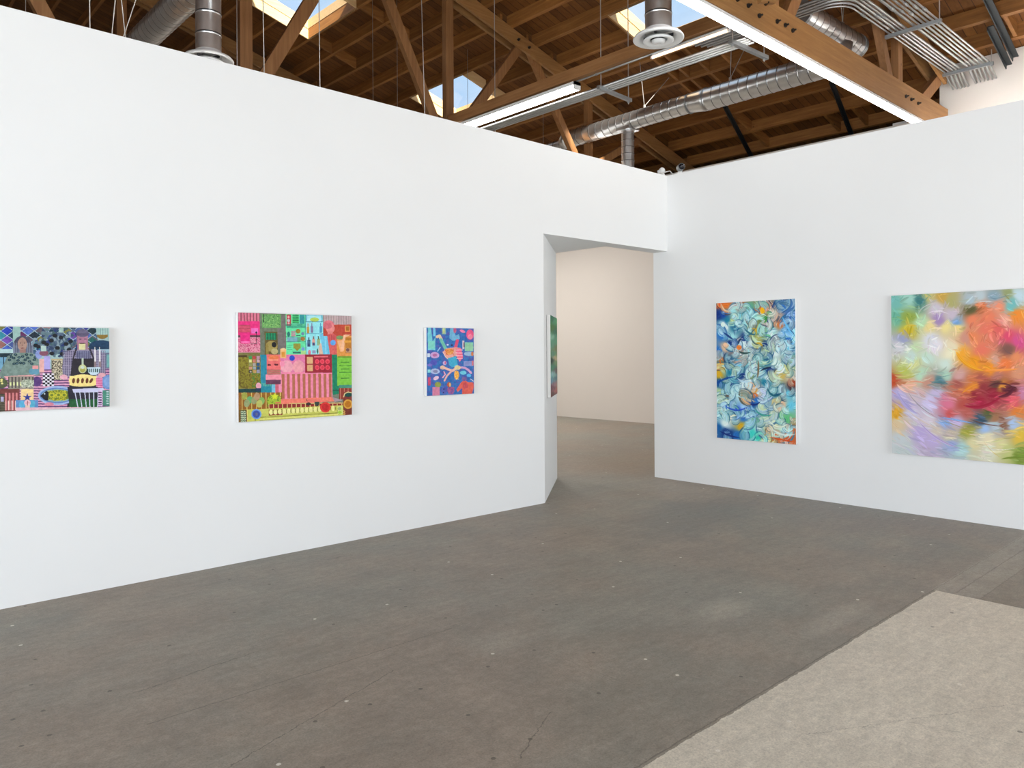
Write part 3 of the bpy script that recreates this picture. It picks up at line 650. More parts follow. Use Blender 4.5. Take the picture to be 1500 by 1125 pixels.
    def mesh(s, name, origin, du, dv, parent, nrm):
        """origin = top-left corner, du/dv = full width and height vectors"""
        nu, nv = s.nu, s.nv; o = np.array(origin, float); P_ = o+s.U[..., None]*np.array(du, float)+s.V[..., None]*np.array(dv, float)
        me = bpy.data.meshes.new(name); me.vertices.add(nu*nv); me.vertices.foreach_set('co', P_.reshape(-1).astype(np.float32))
        i = np.arange((nv-1)*(nu-1)); r_, c_ = i//(nu-1), i % (nu-1); a = r_*nu+c_; f = np.stack([a, a+nu, a+nu+1, a+1], 1)
        if np.cross(np.array(dv), np.array(du)) @ np.array(nrm) < 0: f = f[:, ::-1]
        me.loops.add(f.size); me.loops.foreach_set('vertex_index', f.reshape(-1).astype(np.int32)); me.polygons.add(len(f))
        me.polygons.foreach_set('loop_start', (i*4).astype(np.int32)); me.update(calc_edges=True); me.validate()
        ca = me.color_attributes.new('paint', 'FLOAT_COLOR', 'POINT'); col = np.ones((nu*nv, 4), np.float32); col[:, :3] = lin(np.clip(s.c.reshape(-1, 3), 3, 252))
        ca.data.foreach_set('color', col.reshape(-1)); me.materials.append(M_PAINT)
        ob = bpy.data.objects.new(name, me); COL.objects.link(ob); ob.parent = parent; return ob
M_PAINT = mat('painted_canvas', (.5, .5, .5), .55, spec=.3)
_a = N(M_PAINT, 'ShaderNodeAttribute', attribute_name='paint'); L(M_PAINT, _a.outputs['Color'], bsdf(M_PAINT).inputs['Base Color'])
bump(M_PAINT, noise(M_PAINT, coords(M_PAINT), 160, 3), .12, .002)

def painting(name, label, o, du, dv, nrm, depth, pic, group=None, edge=None):
    """o: top-left corner of the canvas on the wall plane"""
    O = Vector(o); U_ = Vector(du); V_ = Vector(dv); n = Vector(nrm).normalized()
    t = thing(name, label, 'painting', tuple(O+U_/2+V_/2), group)
    b = NB(); g = .004
    c = [O+n*g, O+U_+n*g, O+U_+V_+n*g, O+V_+n*g]; lo = [b.verts.new(p) for p in c]; hi = [b.verts.new(p+n*(depth-g)) for p in c]
    b.faces.new(lo[::-1]); b.faces.new(hi)
    for i in range(4): b.faces.new((lo[i], lo[(i+1) % 4], hi[(i+1) % 4], hi[i]))
    bmesh.ops.recalc_face_normals(b, faces=b.faces)
    bmesh.ops.bevel(b, geom=list(b.edges), offset=.0025, segments=1, affect='EDGES'); part('canvas', b, M_CANV, t)
    e = .0015; oo = O+n*(depth+.0006)-t.location+U_.normalized()*e+V_.normalized()*e
    pic.mesh('picture', oo, U_*(1-2*e/U_.length), V_*(1-2*e/V_.length), t, n); return t

# ---- two people at a laid table (far left)
p = Pic(430, 290, [(-335, 125), (1118, 155), (1118, 967), (-335, 1030)], 1)
p.rect(-400, 0, 1300, 1100, (160, 190, 190))
p.rect(-400, 100, 165, 365, (40, 60, 90)); p.rect(240, 100, 1000, 420, (60, 90, 120))
dc = [(70, 100, 190), (35, 45, 140), (20, 35, 50), (120, 120, 60), (40, 130, 155), (95, 60, 150), (150, 95, 95), (30, 90, 90), (95, 85, 95), (70, 90, 150), (25, 60, 80), (110, 40, 90)]
rr_ = random.Random(7)
for zx0, zx1 in ((-400, 165), (240, 640), (700, 1000)):
    for i in range(-4, 16):
        for j in range(-1, 6):
            cx = (105 if zx0 < 200 else 54)+i*128+(j % 2)*64; cy = 180+j*47
            if not (zx0-30 < cx < zx1+10) or cy > 400: continue
            col = rr_.choice(dc); p.poly([(cx-56, cy), (cx, cy-42), (cx+56, cy), (cx, cy+42)], col, 14)
for x, y, c in ((105, 180, (30, 60, 180)), (41, 227, (50, 140, 160)), (105, 274, (110, 70, 170)), (41, 321, (150, 100, 95)), (310, 180, (80, 110, 190)), (374, 227, (15, 35, 50)), (438, 180, (95, 85, 95)), (502, 227, (25, 50, 170)), (438, 274, (125, 125, 55)), (374, 321, (60, 140, 165)), (246, 227, (100, 40, 90)), (950, 190, (15, 45, 55)), (950, 290, (25, 95, 90))):
    p.poly([(x-56, y), (x, y-46), (x+56, y), (x, y+46)], c, 14)
p.put((np.minimum(abs(((p.X-41-1.36*(p.Y-180)) % 128)), abs(((p.X-41+1.36*(p.Y-180)) % 128))) < 9) & (p.X < 165) & (p.Y < 365), (175, 200, 212), 6)
p.put((np.minimum(abs(((p.X-246-1.36*(p.Y-180)) % 128)), abs(((p.X-246+1.36*(p.Y-180)) % 128))) < 9) & (p.X > 240) & (p.X < 990) & (p.Y < 400), (175, 200, 212), 6)
p.rect(165, 100, 240, 420, (150, 185, 178)); p.rect(-400, 365, 180, 408, (175, 205, 205)); p.rect(-400, 408, 180, 452, (15, 45, 55))
p.rect(-400, 452, 180, 600, (110, 160, 190)); p.vstripes(-400, 452, 130, 590, 52, 9, (15, 45, 65))
p.rect(1000, 150, 1130, 240, (160, 195, 190)); p.vstripes(1000, 150, 1130, 230, 22, 3, (110, 150, 150)); p.ell(1050, 225, 55, 42, (135, 110, 45)); p.rect(990, 150, 1120, 222, (165, 198, 192)); p.vstripes(1005, 150, 1110, 222, 24, 4, (105, 140, 140))
p.rect(1000, 222, 1105, 250, (140, 112, 45)); p.ell(1040, 345, 125, 66, (12, 55, 90)); p.rect(920, 345, 1165, 372, (12, 50, 82)); p.rect(1000, 372, 1165, 410, (150, 185, 200)); p.rect(1030, 410, 1165, 640, (100, 115, 140)); p.rect(1092, 430, 1165, 560, (110, 165, 165))
# table and cloth stripes
p.rect(-400, 575, 1200, 1100, (222, 160, 190)); p.hstripes(-400, 580, 1200, 1100, 27, 12, (98, 58, 112))
# foliage between the two
for _ in range(230):
    x, y = rr_.gauss(600, 95), rr_.gauss(300, 75)
    if y > 455 or y < 150 or (x > 790 and y < 330): continue
    p.ell(x, y, rr_.uniform(14, 34), rr_.uniform(10, 22), rr_.choice([(60, 85, 110), (80, 100, 125), (45, 65, 100), (95, 120, 130), (60, 90, 95), (30, 50, 110), (130, 150, 160)]), rr_.uniform(0, 180))
for x, y in ((390, 330), (500, 322), (545, 282), (605, 358), (548, 415), (640, 250), (690, 318), (720, 378), (650, 420), (580, 230), (470, 300), (415, 345), (735, 290)): p.ell(x, y, 24, 20, (10, 14, 24))
p.rect(620, 148, 665, 200, (165, 195, 185))
# seated person in grey jumper
p.ell(258, 330, 88, 100, (70, 68, 90)); p.rect(165, 330, 365, 420, (85, 90, 112)); p.vstripes(165, 300, 365, 420, 16, 6, (130, 140, 160))
p.ell(258, 318, 46, 70, (170, 135, 120)); p.rect(232, 370, 292, 420, (150, 112, 105)); p.ell(258, 358, 20, 5, (120, 60, 60)); p.ell(240, 305, 9, 4, (60, 50, 55)); p.ell(279, 305, 9, 4, (60, 50, 55)); p.line([(259, 300), (256, 335)], 5, (130, 95, 85))
p.poly([(190, 405), (350, 405), (415, 450), (430, 640), (60, 670), (20, 640), (110, 440)], (118, 140, 132), 16)
for x, y in ((140, 425), (190, 425), (172, 460), (225, 455), (130, 480), (215, 485), (175, 520), (260, 445), (285, 480), (240, 510), (310, 460), (330, 495), (345, 430), (375, 480), (350, 520), (300, 425), (205, 515), (385, 455), (150, 450), (270, 515)): p.ell(x, y, 17, 13, (18, 50, 62)); p.ell(x, y, 7, 5, (80, 110, 120))
p.ell(375, 600, 55, 35, (95, 150, 175)); p.rect(425, 470, 470, 610, (232, 175, 170)); p.rect(470, 440, 530, 580, (175, 165, 225)); p.ell(420, 425, 35, 45, (135, 150, 205)); p.ell(470, 410, 45, 30, (130, 75, 95)); p.rect(440, 335, 495, 392, (175, 200, 192))
p.poly([(75, 650), (390, 632), (330, 660), (120, 690)], (232, 165, 165)); p.rect(355, 540, 415, 575, (225, 150, 150))
# patterned pot and checked cloth
p.rect(545, 475, 655, 690, (90, 80, 65)); p.speck(548, 480, 652, 690, (215, 205, 175), .5, 2); p.rect(540, 470, 660, 482, (195, 175, 130)); p.speck(548, 490, 652, 690, (40, 32, 30), .15, 2)
for i in range(5):
    for j in range(7): p.rect(458+i*22, 620+j*19, 480+i*22, 639+j*19, (15, 12, 22) if (i+j) % 2 else (225, 220, 230))
p.ell(400, 705, 48, 52, (88, 55, 120))
# standing person with cap, mask and dark apron
p.poly([(680, 400), (760, 372), (960, 372), (1075, 420), (1080, 640), (660, 660), (650, 560)], (140, 132, 158)); p.vstripes(655, 385, 1080, 650, 21, 9, (88, 80, 112)); p.hstripes(655, 385, 1080, 650, 17, 4, (165, 155, 180))
p.poly([(780, 372), (800, 372), (765, 470), (955, 470), (915, 372), (935, 372), (975, 480), (985, 640), (1000, 780), (1000, 975), (695, 975), (740, 560), (752, 470)], (38, 30, 42), 6)
p.rect(790, 388, 930, 470, (98, 98, 135)); p.vstripes(790, 388, 930, 470, 18, 7, (150, 150, 180)); p.hstripes(790, 388, 930, 470, 14, 4, (60, 60, 90))
p.rect(803, 225, 905, 375, (176, 122, 145)); p.ell(854, 205, 60, 42, (98, 92, 120)); p.rect(792, 205, 915, 232, (88, 80, 108)); p.rect(818, 312, 882, 378, (222, 216, 160)); p.ell(850, 311, 38, 6, (70, 35, 45)); p.ell(830, 268, 16, 5, (80, 55, 85)); p.ell(880, 268, 16, 5, (80, 55, 85)); p.rect(795, 240, 806, 320, (150, 110, 130))
p.rect(885, 320, 905, 372, (160, 120, 140))
for x in (975, 1022): p.rect(x-6, 375, x+9, 500, (228, 222, 225)); p.line([(x, 352), (x, 380)], 5, (225, 225, 215)); p.rect(x-10, 500, x+14, 560, (140, 120, 125))
p.rect(843, 465, 862, 545, (190, 205, 185)); p.ell(852, 575, 40, 45, (200, 205, 150)); p.ell(852, 588, 26, 24, (165, 160, 70)); p.ell(852, 560, 18, 16, (205, 218, 205))
p.poly([(895, 560), (1030, 560), (1015, 615), (985, 640), (935, 638), (905, 610)], (200, 220, 232)); p.vstripes(900, 575, 1025, 612, 19, 10, (20, 80, 75))
p.ell(665, 660, 38, 26, (232, 175, 190)); p.ell(1045, 640, 36, 22, (225, 165, 175))
p.ell(856, 695, 142, 62, (246, 222, 140)); p.rect(722, 650, 990, 745, (247, 224, 142)); p.ell(856, 744, 120, 16, (246, 222, 140))
for x in (762, 806, 850, 895, 937): p.ell(x, 698, 14, 28, (110, 55, 25), 8 if x < 900 else 28)
p.ell(1108, 715, 68, 75, (115, 150, 205)); p.ell(1108, 715, 45, 52, (135, 165, 215)); p.rect(985, 665, 1048, 770, (215, 95, 150)); p.hstripes(985, 665, 1048, 770, 22, 9, (235, 170, 200))
# fish dish
p.ell(600, 850, 190, 98, (160, 185, 225)); p.ell(600, 850, 172, 80, (95, 130, 190)); p.ell(600, 850, 155, 66, (140, 180, 175)); p.ell(610, 848, 135, 56, (105, 120, 30)); p.speck(500, 795, 690, 905, (195, 190, 40), .45, 2)
p.poly([(432, 855), (490, 800), (515, 815), (510, 900), (480, 900)], (12, 14, 22)); p.ell(474, 832, 7, 7, (200, 210, 220))
for x in (545, 612, 668): p.ell(x, 845, 27, 24, (198, 190, 45)); p.ell(x, 845, 16, 14, (110, 125, 30))
p.ell(520, 940, 45, 20, (215, 135, 155))
# chair backs and small pots at the front
p.poly([(700, 760), (1000, 760), (1000, 975), (720, 975)], (35, 30, 48)); p.rect(718, 890, 1000, 975, (25, 90, 45)); p.poly([(750, 785), (1055, 772), (1068, 800), (1050, 818), (760, 822)], (205, 205, 235), 5)
for i, x in enumerate((775, 822, 872, 915, 960, 1005)): p.line([(x, 815), (x+(3-i)*7+8, 975)], 9, (205, 210, 232))
p.rect(1005, 800, 1045, 965, (222, 190, 225)); p.hstripes(1005, 815, 1040, 950, 26, 13, (70, 45, 85)); p.rect(1050, 800, 1170, 960, (75, 140, 120)); p.hstripes(1085, 810, 1110, 940, 24, 10, (195, 210, 215))
p.rect(-400, 780, 230, 1040, (120, 60, 55)); p.rect(-400, 830, 80, 1040, (88, 82, 62)); p.hstripes(-400, 830, 80, 1040, 24, 8, (58, 52, 42)); p.rect(-20, 860, 25, 915, (205, 200, 220)); p.rect(40, 860, 70, 910, (180, 175, 210))
p.rect(80, 815, 230, 1000, (130, 58, 62)); p.vstripes(85, 820, 220, 1000, 35, 16, (215, 130, 130)); p.vstripes(85, 900, 220, 1000, 35, 12, (240, 205, 195), 8)
p.rect(115, 650, 370, 780, (148, 142, 128)); p.vstripes(115, 655, 370, 770, 34, 13, (75, 68, 70)); p.vstripes(115, 710, 260, 745, 34, 16, (225, 230, 165), 18)
p.ell(40, 720, 75, 55, (80, 90, 60))
for _ in range(26): p.ell(rr_.uniform(-340, 100), rr_.uniform(680, 765), 12, 9, (232, 222, 140))
p.ell(305, 720, 65, 40, (150, 160, 140)); p.speck(245, 690, 370, 765, (205, 210, 190), .4, 2)
p.rect(240, 785, 368, 900, (240, 205, 150)); p.ell(304, 800, 62, 20, (245, 215, 150))
star = [(304+(46 if k % 2 == 0 else 18)*math.sin(k*PI/5), 868-(46 if k % 2 == 0 else 18)*math.cos(k*PI/5)) for k in range(10)]; p.poly(star, (38, 48, 140), 5)
p.rect(190, 895, 410, 985, (95, 140, 195)); p.ell(250, 945, 28, 42, (90, 175, 215)); p.ell(352, 940, 28, 42, (90, 175, 205)); p.ell(305, 925, 32, 32, (235, 190, 200)); p.rect(285, 950, 330, 1000, (230, 200, 180)); p.line([(305, 905), (305, 950)], 5, (170, 60, 60)); p.line([(285, 925), (325, 925)], 4, (170, 60, 60))
p.rect(190, 972, 1120, 1100, (228, 185, 195))
painting('painting', 'wide painting of two people at a crowded table, cut by the left edge', (.62, WL, 1.712), (.787, 0, 0), (0, 0, -.515), (0, -1, 0), .04, p)

# ---- colourful kitchen interior
p = Pic(430, 380, [(128, 75), (1115, 110), (1112, 990), (115, 1050)], 2)
p.rect(0, 0, 1300, 1200, (120, 128, 110))
p.rect(100, 60, 316, 170, (222, 120, 145)); p.vstripes(122, 60, 316, 152, 27, 10, (150, 75, 90)); p.rect(100, 152, 316, 275, (238, 45, 130)); p.rect(130, 185, 232, 250, (212, 78, 105)); p.hstripes(130, 185, 232, 250, 32, 4, (170, 45, 80)); p.rect(100, 275, 316, 296, (100, 55, 70)); p.rect(145, 262, 228, 352, (240, 40, 140)); p.rect(150, 335, 228, 350, (250, 110, 180)); p.rect(240, 215, 300, 260, (240, 110, 190))
p.rect(100, 296, 316, 428, (232, 150, 170)); p.speck(100, 300, 316, 425, (205, 75, 120), .42, 2); p.rect(145, 262, 228, 350, (238, 38, 132)); p.rect(152, 330, 225, 342, (250, 120, 185)); p.line([(284, 250), (284, 352), (235, 352)], 5, (60, 25, 45)); p.ell(284, 252, 9, 9, (60, 20, 60))
p.rect(316, 60, 542, 450, (112, 120, 100)); p.rect(470, 100, 540, 400, (118, 112, 108)); p.rect(335, 92, 500, 212, (105, 165, 92)); p.speck(340, 95, 495, 208, (140, 195, 110), .3, 3); p.speck(340, 95, 495, 208, (60, 110, 60), .08, 2); p.line([(350, 95), (350, 160)], 8, (30, 55, 45))
p.rect(355, 245, 468, 450, (100, 85, 40)); p.rect(365, 258, 458, 318, (15, 110, 75)); p.vstripes(365, 258, 458, 318, 24, 9, (20, 150, 100)); p.ell(415, 375, 52, 48, (168, 150, 82)); p.rect(365, 350, 388, 445, (150, 130, 60)); p.ell(437, 360, 22, 24, (22, 20, 26)); p.ell(440, 420, 30, 26, (190, 175, 120))
p.rect(542, 60, 715, 452, (105, 228, 165)); p.rect(548, 95, 588, 190, (190, 70, 75)); p.ell(566, 118, 9, 11, (245, 165, 170)); p.ell(566, 175, 9, 11, (245, 165, 170)); p.ell(566, 148, 12, 14, (200, 200, 205))
p.rect(600, 95, 655, 172, (60, 185, 105)); p.hstripes(600, 100, 655, 172, 22, 6, (25, 95, 70)); p.rect(662, 95, 705, 175, (45, 150, 155)); p.hstripes(542, 178, 712, 200, 12, 6, (25, 115, 110)); p.rect(548, 198, 712, 212, (60, 170, 135))
p.ell(648, 242, 21, 20, (150, 128, 40)); p.ell(688, 310, 20, 19, (170, 115, 50)); p.rect(588, 238, 624, 292, (200, 130, 150)); p.hstripes(588, 238, 624, 292, 16, 6, (120, 190, 160)); p.ell(565, 268, 13, 22, (35, 110, 105)); p.rect(632, 276, 668, 284, (20, 90, 70)); p.ell(688, 265, 14, 14, (110, 140, 170))
p.rect(550, 296, 640, 334, (120, 175, 190)); p.rect(640, 296, 670, 334, (90, 165, 130)); p.hstripes(542, 290, 712, 346, 44, 4, (35, 140, 115)); p.rect(605, 352, 668, 395, (150, 150, 55)); p.poly([(615, 395), (660, 395), (637, 418)], (150, 140, 45)); p.rect(600, 425, 668, 440, (40, 105, 100)); p.hstripes(550, 370, 595, 410, 15, 4, (50, 150, 130)); p.ell(690, 400, 15, 16, (120, 160, 215)); p.rect(672, 415, 712, 450, (170, 220, 140))
p.rect(712, 60, 865, 450, (150, 228, 235)); p.rect(718, 98, 862, 160, (95, 180, 205)); p.rect(726, 104, 852, 156, (170, 232, 240)); p.ell(792, 140, 40, 18, (190, 215, 90)); p.line([(712, 160), (868, 160)], 5, (30, 110, 130)); p.line([(714, 90), (714, 450)], 5, (60, 150, 140)); p.hstripes(716, 262, 868, 268, 10, 5, (80, 170, 190))
for x, y, c in ((735, 220, (190, 150, 60)), (768, 215, (130, 120, 160)), (845, 215, (70, 150, 190))): p.rect(x-11, y-15, x+11, y+42, c); p.rect(x-4, y-45, x+4, y-10, c)
for x, y, c in ((740, 345, (70, 110, 140)), (782, 335, (225, 165, 150)), (825, 335, (140, 175, 120))): p.rect(x-13, y-25, x+13, y+35, c); p.rect(x-5, y-48, x+5, y-20, tuple(v*.6 for v in c)); p.rect(x-10, y+8, x+10, y+34, (60, 75, 120) if x < 800 else (150, 180, 130))
p.ell(745, 430, 13, 22, (215, 125, 145)); p.rect(768, 412, 800, 440, (150, 150, 185)); p.ell(815, 420, 7, 24, (50, 110, 90)); p.ell(848, 410, 24, 60, (225, 190, 170))
p.poly([(835, 270), (895, 262), (925, 330), (930, 450), (865, 450)], (115, 200, 232)); p.line([(880, 270), (890, 450)], 6, (150, 225, 245)); p.line([(905, 300), (912, 450)], 5, (90, 175, 215))
p.rect(868, 60, 1200, 190, (195, 168, 170)); p.vstripes(868, 60, 1130, 185, 22, 8, (165, 148, 145)); p.rect(868, 185, 1200, 285, (196, 72, 52)); p.rect(1058, 195, 1100, 248, (235, 160, 90)); p.rect(1066, 203, 1092, 240, (175, 105, 25))
p.ell(915, 185, 48, 38, (222, 118, 128)); p.ell(930, 220, 38, 40, (235, 140, 135)); p.ell(905, 195, 40, 28, (215, 108, 120)); p.rect(905, 240, 950, 285, (232, 135, 130)); p.poly([(900, 270), (955, 262), (1000, 300), (1000, 460), (925, 460)], (218, 95, 92)); p.vstripes(905, 275, 990, 325, 15, 6, (190, 65, 75)); p.ell(952, 345, 24, 24, (95, 165, 232))
p.rect(985, 285, 1200, 470, (232, 155, 75)); p.poly([(990, 330), (1060, 320), (1035, 425), (1015, 425)], (250, 185, 135)); p.ell(1012, 300, 32, 18, (120, 150, 95)); p.rect(1060, 300, 1115, 440, (190, 120, 35)); p.rect(1065, 395, 1108, 435, (200, 150, 110)); p.ell(1080, 410, 15, 15, (130, 85, 80)); p.poly([(1045, 275), (1110, 275), (1060, 300), (1045, 420), (1020, 390)], (248, 190, 150)); p.rect(1050, 325, 1110, 345, (235, 165, 60))
# lower left
p.rect(100, 428, 316, 470, (120, 115, 60)); p.rect(100, 452, 200, 470, (80, 60, 15)); p.rect(100, 470, 316, 750, (138, 128, 30)); p.speck(100, 470, 316, 750, (110, 95, 20), .3, 4); p.speck(100, 600, 316, 750, (90, 70, 20), .06, 2); p.speck(240, 600, 316, 740, (85, 125, 40), .4, 4)
sw_ = [(60, 150, 80), (195, 70, 70), (195, 150, 165), (225, 225, 140), (205, 125, 105), (200, 165, 175), (150, 150, 90), (170, 160, 150), (30, 80, 130), (205, 150, 120), (150, 165, 175), (20, 75, 115), (195, 180, 150), (190, 150, 90), (150, 150, 175), (60, 55, 40), (225, 200, 110), (200, 160, 170)]
k = 0
for j in range(5):
    for i in range(3):
        p.rect(214+i*34, 460+j*31, 241+i*34, 487+j*31, sw_[k % len(sw_)]); k += 1
p.rect(214, 585, 242, 610, (50, 45, 35)); p.rect(222, 592, 236, 604, (180, 170, 150))
p.rect(100, 752, 316, 785, (8, 62, 62)); p.ell(295, 725, 23, 28, (240, 170, 185)); p.rect(270, 745, 316, 772, (15, 45, 80))
p.rect(316, 450, 390, 720, (35, 140, 165)); p.rect(316, 715, 410, 810, (25, 138, 160)); p.vstripes(316, 700, 440, 730, 17, 5, (120, 200, 140)); p.rect(410, 715, 445, 810, (120, 190, 220))
# centre
p.rect(370, 448, 500, 585, (238, 110, 110)); p.ell(432, 475, 45, 22, (238, 125, 75)); p.rect(385, 488, 470, 505, (250, 150, 125)); p.rect(378, 533, 407, 547, (95, 20, 35)); p.rect(436, 530, 470, 545, (95, 20, 35)); p.rect(370, 580, 485, 628, (180, 120, 100)); p.hstripes(370, 580, 485, 628, 16, 6, (205, 100, 105)); p.rect(360, 626, 490, 672, (250, 150, 170)); p.rect(360, 672, 490, 712, (105, 55, 85)); p.rect(440, 712, 500, 845, (215, 100, 120)); p.rect(470, 712, 498, 845, (240, 145, 180))
p.rect(490, 450, 715, 630, (232, 125, 170)); p.ell(545, 558, 55, 58, (242, 165, 180)); p.ell(648, 558, 52, 58, (240, 160, 170)); p.ell(505, 530, 22, 26, (250, 150, 180)); p.ell(592, 480, 24, 25, (38, 75, 200)); p.rect(490, 398, 542, 480, (240, 185, 120)); p.ell(516, 400, 22, 9, (235, 200, 150)); p.rect(502, 425, 530, 470, (225, 150, 55))
p.rect(490, 605, 940, 850, (245, 140, 170)); p.vstripes(498, 622, 935, 840, 46, 24, (185, 108, 78)); p.rect(705, 448, 940, 612, (160, 30, 50)); p.rect(722, 470, 772, 530, (225, 175, 125)); p.rect(722, 540, 772, 598, (225, 172, 120)); p.rect(785, 462, 905, 474, (235, 110, 120))
for x in (810, 856, 902):
    for y in (512, 566): p.ell(x, y, 20, 22, (240, 75, 95)); p.ell(x, y, 11, 12, (225, 50, 75))
p.poly([(940, 450), (985, 450), (1002, 530), (1002, 800), (945, 812)], (10, 130, 95)); p.rect(945, 765, 1000, 775, (20, 90, 80)); p.rect(985, 470, 1200, 730, (128, 200, 65)); p.rect(995, 465, 1200, 480, (115, 160, 50)); p.hstripes(1002, 548, 1200, 552, 60, 6, (50, 130, 40)); p.hstripes(1002, 606, 1200, 612, 60, 6, (50, 130, 40))
for y in (520, 580, 662): p.line([(1020, y), (1090, y)], 7, (45, 115, 40))
p.rect(1000, 722, 1200, 752, (70, 150, 125)); p.rect(1000, 750, 1200, 850, (145, 55, 40)); p.vstripes(1010, 750, 1200, 850, 34, 4, (215, 140, 120))
# floor
p.rect(100, 785, 500, 960, (150, 95, 22)); p.vstripes(108, 785, 500, 960, 42, 6, (230, 205, 110), 4)
for x, y, c in ((170, 815, (165, 165, 70)), (215, 850, (100, 170, 105)), (255, 855, (150, 155, 105)), (320, 860, (130, 175, 90)), (280, 820, (185, 150, 110)), (190, 880, (150, 160, 110)), (300, 885, (190, 190, 100))): p.ell(x, y, 26, 34, c, 10)
p.ell(430, 860, 62, 58, (165, 190, 50)); p.speck(370, 800, 495, 915, (110, 140, 30), .3, 3)
st = [(435+(34 if k % 2 == 0 else 15)*math.sin(k*PI/5), 822-(34 if k % 2 == 0 else 15)*math.cos(k*PI/5)) for k in range(10)]; p.poly(st, (215, 225, 40), 4); p.rect(440, 870, 480, 885, (210, 120, 75))
p.poly([(490, 845), (940, 830), (960, 870), (490, 895)], (245, 128, 108)); p.poly([(940, 830), (1030, 860), (960, 875)], (175, 150, 160))
p.rect(380, 890, 1040, 930, (145, 38, 35)); p.vstripes(380, 890, 1040, 930, 40, 7, (232, 205, 130)); p.rect(560, 880, 1100, 888, (235, 190, 120)); p.ell(730, 890, 22, 14, (55, 45, 40)); p.ell(805, 880, 22, 30, (50, 70, 60)); p.rect(715, 845, 835, 872, (235, 120, 105)); p.line([(710, 850), (720, 865)], 5, (60, 20, 20))
p.poly([(100, 940), (1035, 905), (1035, 1000), (100, 1060)], (205, 205, 95)); p.poly([(380, 940), (500, 936), (500, 988), (380, 992)], (140, 60, 40))
for i in range(15): x = 400+i*39; p.ell(x, 962-i*2.2, 17, 24, (240, 235, 150)); p.ell(x+19, 962-i*2.2, 5, 18, (135, 130, 40))
for k, o in enumerate((0, 18, 34, 48)): p.line([(300, 1008+o*.9), (985, 972+o*.9), (985, 950)][:2+(k < 1)], 5, (110, 105, 35) if k % 2 == 0 else (240, 235, 140))
p.rect(100, 940, 195, 1060, (115, 85, 30)); p.rect(135, 945, 180, 1060, (15, 75, 50))
for j in range(7): p.line([(137, 958+j*17), (147, 950+j*17), (158, 960+j*17), (168, 950+j*17), (180, 960+j*17)], 6, (205, 215, 180))
p.rect(190, 935, 196, 1060, (235, 215, 120)); p.rect(200, 945, 240, 1020, (195, 200, 90)); p.ell(272, 978, 44, 45, (105, 155, 225)); p.ell(272, 978, 32, 33, (55, 80, 165)); p.ell(272, 978, 12, 13, (90, 100, 140)); p.line([(262, 1020), (262, 1050)], 5, (30, 80, 60))
p.ell(878, 922, 47, 47, (225, 55, 50)); p.ell(878, 922, 30, 30, (200, 30, 35))
p.rect(1035, 850, 1200, 1060, (120, 50, 35)); p.rect(1045, 785, 1200, 870, (130, 50, 40)); p.ell(1080, 810, 38, 20, (15, 70, 60)); p.line([(1040, 830), (1050, 800), (1080, 786), (1120, 795)], 8, (230, 210, 150)); p.ell(1078, 895, 40, 42, (222, 165, 60)); p.ell(1078, 895, 27, 29, (190, 115, 10)); p.rect(985, 915, 1032, 985, (215, 225, 130)); p.ell(1002, 935, 16, 16, (170, 180, 110)); p.ell(1005, 968, 18, 12, (170, 210, 60))
for j in range(3): p.line([(1038, 950+j*16), (1052, 962+j*16), (1038, 972+j*16)], 6, (215, 165, 90))
painting('painting', 'square-ish painting of a pink and green kitchen interior with striped panel', (2.262, WL, 1.842), (.944, 0, 0), (0, 0, -.806), (0, -1, 0), .042, p)

# ---- small blue one
p = Pic(190, 220, [(172, 165), (707, 172), (707, 968), (168, 1000)], 3)
p.rect(0, 0, 900, 1100, (50, 112, 182), 16); p.speck(0, 0, 900, 1100, (80, 95, 175), .3, 7)
p.poly([(188, 165), (222, 165), (240, 330), (272, 280), (270, 440), (188, 440), (185, 300)], (120, 205, 215)); p.rect(248, 165, 272, 270, (120, 205, 235)); p.rect(190, 330, 262, 420, (130, 215, 200)); p.rect(345, 170, 392, 245, (150, 185, 170)); p.ell(368, 200, 10, 38, (205, 215, 140))
p.poly([(440, 170), (475, 170), (500, 260), (540, 240), (550, 300), (470, 325), (430, 290)], (115, 180, 215)); p.ell(493, 195, 17, 34, (195, 95, 130)); p.ell(580, 205, 32, 17, (235, 125, 165), 25); p.ell(665, 245, 42, 62, (242, 95, 140)); p.ell(668, 270, 25, 30, (250, 140, 165)); p.rect(605, 340, 700, 445, (140, 205, 175)); p.ell(655, 400, 48, 45, (150, 205, 165)); p.rect(578, 320, 600, 420, (215, 195, 205)); p.rect(592, 340, 602, 400, (110, 60, 60))
p.line([(292, 275), (318, 265), (340, 310)], 34, (232, 205, 170)); p.line([(335, 310), (388, 425)], 36, (115, 195, 175)); p.line([(520, 320), (500, 400)], 34, (225, 85, 120)); p.ell(410, 372, 12, 10, (210, 215, 240)); p.ell(458, 375, 12, 10, (40, 40, 90)); p.line([(295, 450), (325, 405)], 12, (150, 195, 225))
p.poly([(352, 460), (400, 415), (500, 400), (560, 410), (585, 520), (540, 570), (505, 500), (410, 550)], (238, 165, 155)); p.ell(430, 455, 45, 38, (240, 170, 90)); p.speck(380, 420, 480, 500, (225, 120, 60), .35, 2); p.poly([(500, 420), (560, 410), (585, 520), (545, 580), (515, 500)], (245, 110, 145)); p.hstripes(500, 430, 580, 560, 34, 11, (250, 185, 195)); p.line([(355, 460), (385, 520), (410, 545)], 8, (240, 215, 190))
